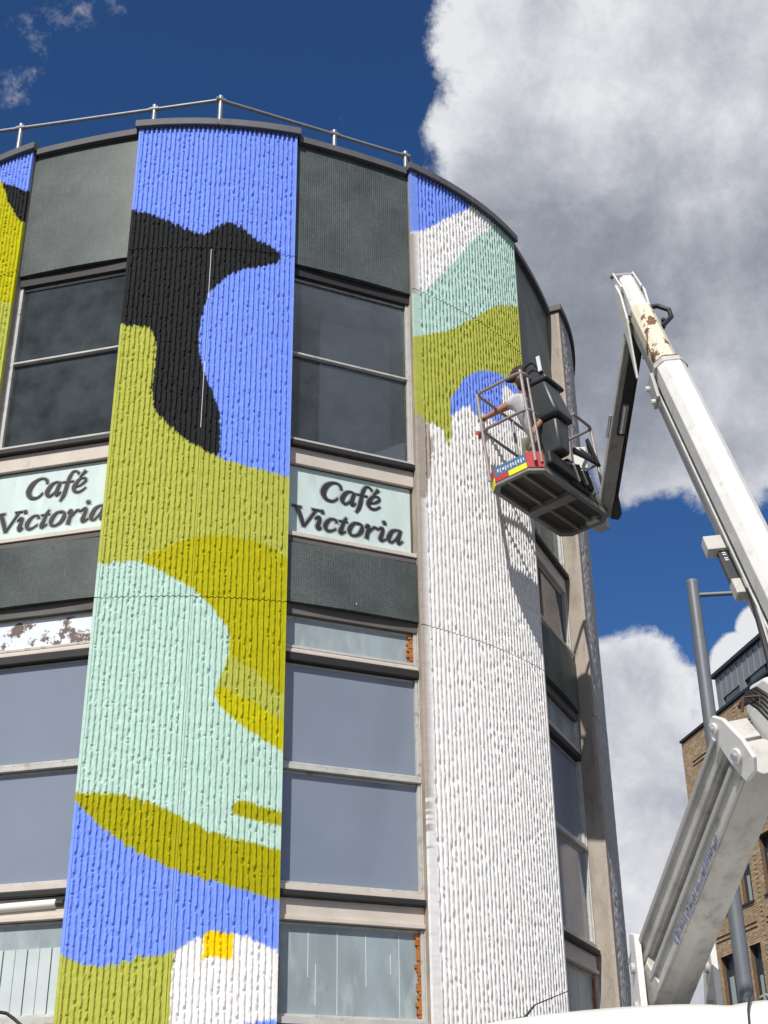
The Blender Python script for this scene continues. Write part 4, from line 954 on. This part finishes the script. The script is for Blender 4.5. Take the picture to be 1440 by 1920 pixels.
# jib
UPJ = Vector((0, -.5, -.86)); JU = pu(LU-.36)+b2*-.10
a3, b3, d3 = frame_of(JB, JU, UPJ); LJ = (JU-JB).length; sj = -1 if a3.x > 0 else 1
def pj(s): return JB+d3*s
m = MB(); m.beam(pj(-.05), pj(LJ), rect(.115, .13), UPJ); JIB = obj('jib', m, 'jib', T, bevel=.006)
m = MB(); c = a3*(sj*.068); m.beam(pj(-.05)+c+b3*.02, pj(LJ)+c+b3*.02, rect(.018, .09), UPJ); obj('jib_flange', m, 'white2', JIB, bevel=.004)
m = MB(); c = a3*(-sj*.077); m.beam(pj(.02)+c, pj(LJ-.15)+c, rect(.028, .15), UPJ); obj('cable_tray', m, 'black', JIB, bevel=.01)
m = MB(); m.beam(pj(.93)+b3*.085+a3*(-sj*.02), pj(LJ-.1)+b3*.085+a3*(-sj*.02), rect(.085, .03), UPJ); obj('cable_channel', m, 'black', JIB)
m = MB(); m.tube([pj(.98)+b3*.12+a3*(-sj*.01), pj(1.28)+b3*.12+a3*(-sj*.01)], .028, 14); obj('ram_rod', m, 'steel', JIB, smooth=True)
m = MB(); m.tube([pj(.88)+a3*(sj*.10)+b3*.05, pj(1.02)+a3*(sj*.10)+b3*.06, pj(1.12)+a3*(sj*.10)+b3*.05], .016, 8); obj('lock_pin', m, 'steel', JIB, smooth=True)
m = MB(); m.tube([pj(1.72)+a3*(-sj*.12), pj(1.78)+a3*(-sj*.19), pj(1.9)+a3*(-sj*.20), pj(2.02)+a3*(-sj*.26), pj(2.1)+a3*(-sj*.24)], .018, 8); m.tube([pj(1.70)+a3*(-sj*.12), pj(1.69)+a3*(-sj*.19), pj(1.85)+a3*(-sj*.21)], .010, 8); obj('jib_hose', m, 'hose', T, smooth=True)
m = MB(); m.prism([(-.06, -.05), (.14, -.05), (.16, .01), (.0, .05), (-.07, .03)], lambda x, y, d: tuple(JB+d3*x+a3*(-sj*(y+.10))+b3*d), -.09, .08); obj('jib_end_guard', m, 'plastic', T, bevel=.01)

# ------------------------------------------------------------------ basket (part of the lift), own tilted frame
BA = atH(914, 912, 5.8)
uu = Vector((.612, .791, 0)).normalized(); vv = Vector((.791, -.612, 0)).normalized()
TI = rad(5.5); vv = (vv*math.cos(TI)+Vector((0, 0, 1))*math.sin(TI)).normalized(); ww = uu.cross(vv)
if ww.z < 0: ww = -ww
BL, BWD = 1.34, .55
def bk(x, y, z_): return tuple(BA+uu*x+vv*y+ww*z_)
ch = .09
fl = [(ch, 0), (BL-ch, 0), (BL, ch), (BL, BWD-ch), (BL-ch, BWD), (ch*1.2, BWD), (0, BWD-ch*1.2), (0, ch)]
m = MB(); m.prism(fl, bk, .02, .045); BF = obj('basket_floor', m, 'basket_dark', T)
def ring(z0, z1, t, mm, name, par, bev=.004):
    q = MB(); n = len(fl); cx, cy = BL/2, BWD/2
    inn = [((x-cx)*(1-t/(BL/2))+cx, (y-cy)*(1-t/(BWD/2))+cy) for x, y in fl]
    v = []; f = []
    for (x, y), (xi, yi) in zip(fl, inn): v += [bk(x, y, z0), bk(x, y, z1), bk(xi, yi, z1), bk(xi, yi, z0)]
    for i in range(n):
        a, b = 4*i, 4*((i+1) % n)
        for k in range(4): f.append((a+k, a+(k+1) % 4, b+(k+1) % 4, b+k))
    q.add(v, f); return obj(name, q, mm, par, bevel=bev)
ring(-.035, .019, .045, 'basket', 'floor_frame', T)
ring(.046, .15, .012, 'basket', 'kick_plate', T, .002)
m = MB(); m.box((BL*.47, .05, -.05), (BL*.47+.11, BWD-.05, .018), bk); obj('cross_beam', m, 'basket', BF, bevel=.006)
for x0, x1 in ((.05, BL*.47-.005), (BL*.47+.115, BL-.05)):
    for y in (.19, .355):
        m = MB(); m.box((x0, y-.014, -.022), (x1, y+.014, .018), bk); obj('floor_rib', m, 'basket', BF, bevel=.003)
# warning plates on the near short side
m = MB(); m.box((-.006, .10, .055), (-.002, BWD-ch*1.25, .150), bk); LBL = obj('blue_label', m, 'blue', T)
m = MB()
for k in range(11):
    y = .13+k*.028; m.box((-.009, y, .085), (-.0065, y+.017*rng.uniform(.6, 1.1), .085+.035*rng.uniform(.6, 1)), bk)
    if k % 2: m.box((-.009, y+.004, .070), (-.0065, y+.012, .120), bk)
obj('lettering', m, 'lettering', LBL, kind='stuff')
m = MB(); m.box((-.006, .09, .0), (-.002, .24, .054), bk); obj('red_plate', m, 'red', T)
m = MB(); m.box((-.007, .242, -.002), (-.003, BWD-ch*1.25, .053), bk); obj('yellow_plate', m, 'yellow', T)
def cham(name, z0, z1, o, mm, p, q):
    (xa, ya), (xb, yb) = p, q; d = Vector((xb-xa, yb-ya)); d.normalize(); n = Vector((d.y, -d.x)) ; c = Vector((xa-BL/2, ya-BWD/2))
    if n.dot(c) < 0: n = -n
    k = MB(); k.hexa([bk(xa+n.x*o, ya+n.y*o, z0), bk(xb+n.x*o, yb+n.y*o, z0), bk(xb+n.x*(o+.005), yb+n.y*(o+.005), z0), bk(xa+n.x*(o+.005), ya+n.y*(o+.005), z0), bk(xa+n.x*o, ya+n.y*o, z1), bk(xb+n.x*o, yb+n.y*o, z1), bk(xb+n.x*(o+.005), yb+n.y*(o+.005), z1), bk(xa+n.x*(o+.005), ya+n.y*(o+.005), z1)])
    return obj(name, k, mm, T)
cham('red_plate', .0, .165, .003, 'red', (0-.004, BWD-ch*1.25), (ch*1.2, BWD+.003)); cham('yellow_plate', -.035, .05, .003, 'yellow', (0, ch), (ch, 0))
cham('red_plate', .052, .15, .003, 'red', (0, ch), (ch, 0))
# guard rails: two rounded hoops per end on posts
rt = .016
def rpath(pts, r=.10, n=5):
    out = []
    for i, p in enumerate(pts):
        if i in (0, len(pts)-1): out.append(Vector(p)); continue
        p = Vector(p); a = Vector(pts[i-1]); b = Vector(pts[i+1]); ra = min(r, (a-p).length*.45, (b-p).length*.45)
        s = p+(a-p).normalized()*ra; e_ = p+(b-p).normalized()*ra
        for k in range(n+1): t = k/n; out.append(s*(1-t)**2+p*2*t*(1-t)+e_*t*t)
    return [bk(*q) for q in out]
e0 = .03; X1 = .0
hoopz = (1.02, .60)
for hz in hoopz:
    m = MB(); m.tube(rpath([(X1+.62 if hz > .9 else .62, e0, hz-(.0)), (X1, e0, hz), (X1, BWD-.01, hz), (X1+.16, BWD-.01, hz)], .07), rt, 8); obj('guard_rail', m, 'tube', T, smooth=True)
    m = MB(); m.tube(rpath([(.62, e0, hz), (BL-.02, e0, hz), (BL-.02, BWD-.02, hz), (.95, BWD-.02, hz)], .07), rt, 8); obj('guard_rail', m, 'tube', T, smooth=True)
for x, y, zt in ((.01, e0, 1.02), (.02, BWD-.03, 1.06), (.08, BWD+.0, .98), (.62, e0, 1.02), (BL-.03, e0, 1.02), (BL-.03, BWD-.03, 1.02)):
    m = MB(); m.tube([bk(x, y, .045), bk(x, y, zt)], rt*(1 if zt > 1 else .7), 8); obj('rail_post', m, 'tube', T, smooth=True)
# moulded control console hanging on the long near side
def lof(name, secs, mm, par, bev=.02):
    q = MB(); v = []; f = []
    for z_, x0, x1, y0, y1 in secs: v += [bk(x0, y0, z_), bk(x1, y0, z_), bk(x1, y1, z_), bk(x0, y1, z_)]
    for i in range(len(secs)-1):
        a, b = 4*i, 4*i+4
        for k in range(4): f.append((a+k, a+(k+1) % 4, b+(k+1) % 4, b+k))
    f.append((3, 2, 1, 0)); q_ = 4*(len(secs)-1); f.append((q_, q_+1, q_+2, q_+3)); q.add(v, f); return obj(name, q, mm, par, bevel=bev, smooth=True)
y0 = BWD-.10
CN = lof('control_console', [(.22, .27, .44, y0+.03, y0+.22), (.56, .23, .47, y0+.02, y0+.25)], 'plastic', T, .03)
lof('console_middle', [(.561, .20, .49, y0, y0+.29), (.63, .18, .49, y0, y0+.29), (.95, .17, .43, y0, y0+.23)], 'plastic', T, .03)
lof('console_lid', [(.951, .16, .49, y0-.02, y0+.26), (.99, .16, .49, y0-.02, y0+.26), (1.14, .17, .28, y0+.0, y0+.12)], 'plastic', T, .03)
m = MB(); m.tube(rpath([(.14, y0+.05, 1.0), (.10, y0+.05, 1.12), (.12, y0+.16, 1.17), (.16, y0+.22, 1.02)], .05), .016, 8); obj('console_handle', m, 'hose', T, smooth=True)
m = MB(); m.box((.13, y0+.20, 1.03), (.145, y0+.235, 1.20), bk); obj('data_plate', m, 'lettering', T)
m = MB(); m.box((.15, y0+.02, .05), (.62, y0+.16, .19), bk); m.box((.55, y0+.02, .02), (.9, y0+.13, .30), bk); obj('valve_block', m, 'black', T, bevel=.02)
for k in range(7):
    p = [bk(.50+.05*k, y0+.08, .25), bk(.56+.05*k, y0+.17, .20+.02*(k % 3)), bk(.66+.05*k, y0+.15, .08+.03*(k % 2)), bk(.80+.05*k, y0+.05, .12)]
    m = MB(); m.tube(p, .013, 7); obj('hose', m, 'hose' if k % 3 else 'seam', T, smooth=True)
# mounting frame between basket and jib
m = MB(); m.box((BL-.10, BWD*.55, -.03), (BL+.16, BWD*.55+.13, .06), bk); MT = obj('mounting_bracket', m, 'white2', T, bevel=.01)
mc = JB+a3*(sj*.17)+b3*.05
up_ = Vector((0, 0, 1))
m = MB(); m.beam(mc+Vector((-.01, 0, -.02)), mc+Vector((-.045, -.05, .62)), rect(.085, .05), Vector((0, -1, 0)), rect(.11, .07)); LV = obj('levelling_link', m, 'white', T, bevel=.01)
m = MB(); m.beam(mc+Vector((-.045, -.09, .42)), mc+Vector((-.05, -.09, .66)), rect(.13, .06), Vector((0, -1, 0))); obj('link_cover', m, 'white', LV, bevel=.012)
m = MB(); m.tube([mc+Vector((.03, -.07, .0)), mc+Vector((.02, -.08, .34))], .016, 8); obj('link_rod', m, 'steel', LV, smooth=True)
m = MB(); m.beam(Vector(bk(BL-.25, BWD*.7, .06)), Vector(bk(BL-.12, BWD*.8, .34)), rect(.10, .03), Vector((0, -1, 0)), rect(.05, .03)); obj('support_plate', m, 'white2', T, bevel=.005)
m = MB(); m.beam(Vector(bk(BL-.05, BWD*.8, .10)), mc+Vector((-.04, 0, .10)), rect(.16, .14), Vector((0, 0, 1))); obj('rotator', m, 'black', T, bevel=.02)
for k in range(3):
    p = [bk(.88, BWD*.9, .55+.02*k), bk(1.02, BWD*1.0, .52), bk(1.2, BWD*1.05, .50), tuple(mc+Vector((.03, -.12, .74))), tuple(mc+Vector((.06+.01*k, -.08, .58)))]
    m = MB(); m.tube(p, .020, 8); obj('hose', m, 'hose', T, smooth=True)

# ------------------------------------------------------------------ painter
def skinned(name, joints, bones, mm, parent, sub=2):
    me = bpy.data.meshes.new(name); idx = {k: i for i, k in enumerate(joints)}
    me.from_pydata([tuple(j[0]) for j in joints.values()], [(idx[a], idx[b]) for a, b in bones], [])
    o = bpy.data.objects.new(name, me); COL.objects.link(o); me.materials.append(M_[mm])
    s = o.modifiers.new('skin', 'SKIN'); s.use_smooth_shade = True
    for i, j in enumerate(joints.values()):
        r_ = j[1] if isinstance(j[1], tuple) else (j[1], j[1]); me.skin_vertices[0].data[i].radius = r_
        me.skin_vertices[0].data[i].use_root = (i == 0)
    u = o.modifiers.new('sub', 'SUBSURF'); u.levels = u.render_levels = sub
    attach(o, parent); return o
PY_ = 10.86
feet = Vector(bk(.50, .20, .05))
PT = thing('person', feet, 'person in pale t-shirt, khaki trousers and dark cap reaching out to paint the wall', 'person')
def pp(px, py, Y): return atY(px, py, Y)
hip = pp(1012, 824, 10.80); chest = pp(992, 768, 10.80); neck = pp(984, 742, 10.80); head = pp(981, 716, 10.78)
shl = pp(969, 752, 10.90); shr = pp(1004, 758, 10.66)
elb_l = pp(938, 768, 10.98); hnd_l = pp(905, 786, 11.10)
elb_r = pp(1012, 792, 10.56); hnd_r = pp(1000, 806, 10.48)
fl_, fr2 = Vector(bk(.62, .15, .05)), Vector(bk(.42, .33, .05))
kn_l = hip.lerp(fl_, .5)+Vector((-.10, -.06, .02)); kn_r = hip.lerp(fr2, .5)+Vector((-.06, -.10, .02))
hl, hr_ = hip+Vector((-.03, .09, -.04)), hip+Vector((.02, -.09, -.04))
J = {'pelvis': (hip, (.115, .09)), 'chest': (chest, (.125, .095)), 'neck': (neck, .048), 'head0': (head+Vector((0, 0, -.03)), .068), 'head1': (head+Vector((-.015, 0, .07)), .085), 'head2': (head+Vector((-.02, 0, .14)), .055),
     'shl': (shl, .055), 'ell': (elb_l, .040), 'wrl': (elb_l.lerp(hnd_l, .82), .026), 'hdl': (hnd_l, .032),
     'shr': (shr, .055), 'elr': (elb_r, .040), 'wrr': (elb_r.lerp(hnd_r, .82), .026), 'hdr': (hnd_r, .032),
     'hl': (hl, .085), 'kl': (kn_l, .062), 'al': (fl_+Vector((0, 0, .08)), .040), 'tl': (fl_+Vector((-.12, .03, .04)), .035),
     'hr': (hr_, .085), 'kr': (kn_r, .062), 'ar': (fr2+Vector((0, 0, .08)), .040), 'tr': (fr2+Vector((-.12, .03, .04)), .035)}
bones = [('pelvis', 'chest'), ('chest', 'neck'), ('neck', 'head0'), ('head0', 'head1'), ('head1', 'head2'), ('chest', 'shl'), ('shl', 'ell'), ('ell', 'wrl'), ('wrl', 'hdl'), ('chest', 'shr'), ('shr', 'elr'), ('elr', 'wrr'), ('wrr', 'hdr'),
         ('pelvis', 'hl'), ('hl', 'kl'), ('kl', 'al'), ('al', 'tl'), ('pelvis', 'hr'), ('hr', 'kr'), ('kr', 'ar'), ('ar', 'tr')]
for side, h_, e_ in (('l', hnd_l, elb_l), ('r', hnd_r, elb_r)):
    d = (h_-e_).normalized(); sd_ = d.cross(Vector((0, 0, 1))).normalized(); upv = sd_.cross(d)
    for k in range(4):
        o_ = sd_*((k-1.5)*.018); l_ = (.050, .058, .054, .042)[k]
        J[f'f{side}{k}a'] = (h_+d*.025+o_, .009); J[f'f{side}{k}b'] = (h_+d*(.025+l_*.6)+o_-upv*.012, .008); J[f'f{side}{k}c'] = (h_+d*(.025+l_*.75)+o_-upv*.035, .007)
        bones += [('hd'+side, f'f{side}{k}a'), (f'f{side}{k}a', f'f{side}{k}b'), (f'f{side}{k}b', f'f{side}{k}c')]
    J[f't{side}a'] = (h_+sd_*.030-d*.005-upv*.012, .010); J[f't{side}b'] = (h_+sd_*.036+d*.030-upv*.03, .008)
    bones += [('hd'+side, f't{side}a'), (f't{side}a', f't{side}b')]
skinned('body', J, bones, 'skin', PT)
SJ = {'w': (hip+Vector((0, 0, .02)), (.145, .115)), 'b': (hip.lerp(chest, .5), (.145, .115)), 'c': (chest, (.155, .12)), 'n': (neck+Vector((0, 0, -.02)), .075), 'sl': (shl, .082), 'ul': (shl.lerp(elb_l, .62), .068), 'sr': (shr, .082), 'ur': (shr.lerp(elb_r, .75), .068)}
skinned('tshirt', SJ, [('w', 'b'), ('b', 'c'), ('c', 'n'), ('c', 'sl'), ('sl', 'ul'), ('c', 'sr'), ('sr', 'ur')], 'shirt', PT)
TJ = {'p': (hip+Vector((0, 0, -.03)), (.135, .11)), 'hl': (hl, .115), 'kl': (kn_l, .092), 'al': (fl_+Vector((0, 0, .10)), .065), 'hr': (hr_, .115), 'kr': (kn_r, .092), 'ar': (fr2+Vector((0, 0, .10)), .065)}
skinned('trousers', TJ, [('p', 'hl'), ('hl', 'kl'), ('kl', 'al'), ('p', 'hr'), ('hr', 'kr'), ('kr', 'ar')], 'trousers', PT)
for f_ in (fl_, fr2):
    skinned('shoe', {'a': (f_+Vector((.03, -.01, .04)), .045), 'b': (f_+Vector((-.06, .02, .035)), .045), 'c': (f_+Vector((-.15, .04, .03)), .035)}, [('a', 'b'), ('b', 'c')], 'shoe', PT, 1)
# cap: dome and peak, long dark hair under it, enlarged to stand in for shade on the face
hc = head+Vector((-.012, 0, .075)); m = MB(); v = []; f = []; nn = 18; rings = 6
for i in range(rings+1):
    t = i/rings*math.pi/2
    for k in range(nn):
        a = 2*math.pi*k/nn; v.append(hc+Vector((math.cos(a)*math.cos(t)*.112, math.sin(a)*math.cos(t)*.105, math.sin(t)*.11-.01)))
for i in range(rings):
    for k in range(nn): f.append((i*nn+k, i*nn+(k+1) % nn, (i+1)*nn+(k+1) % nn, (i+1)*nn+k))
f.append(tuple(range(nn))[::-1]); m.add(v, f); obj('cap', m, 'cap', PT, smooth=True)
m = MB(); pk = [(math.cos(a)*.10, math.sin(a)*.085) for a in np.linspace(-math.pi/2, math.pi/2, 9)]
m.prism([(-.06-x*1.0, y) for x, y in pk], lambda x, y, d: tuple(hc+Vector((x, y, d-.01+x*.25))), -.004, .006); obj('cap_peak', m, 'cap', PT, bevel=.002)
skinned('hair_and_face_shade', {'a': (head+Vector((.01, -.01, .04)), .097), 'b': (head+Vector((.015, -.015, -.04)), .088), 'c': (head+Vector((.02, -.03, -.13)), .06)}, [('a', 'b'), ('b', 'c')], 'cap', PT)
# spray can in the reaching hand
sp = pp(903, 795, 11.08); d = Vector((-.3, .2, -.9)).normalized()
ST = thing('spray_can', sp, 'small white and red spray can in the reaching hand', 'spray can')
m = MB(); m.tube([sp+d*-.02, sp+d*.09], .030, 14); obj('can', m, 'lettering', ST, smooth=True, bevel=.004)
m = MB(); m.tube([sp+d*.091, sp+d*.13], .029, 14); obj('base_band', m, 'red', ST, smooth=True)
m = MB(); m.tube([sp+d*-.045, sp+d*-.021], .016, 10); obj('nozzle', m, 'hose', ST, smooth=True)
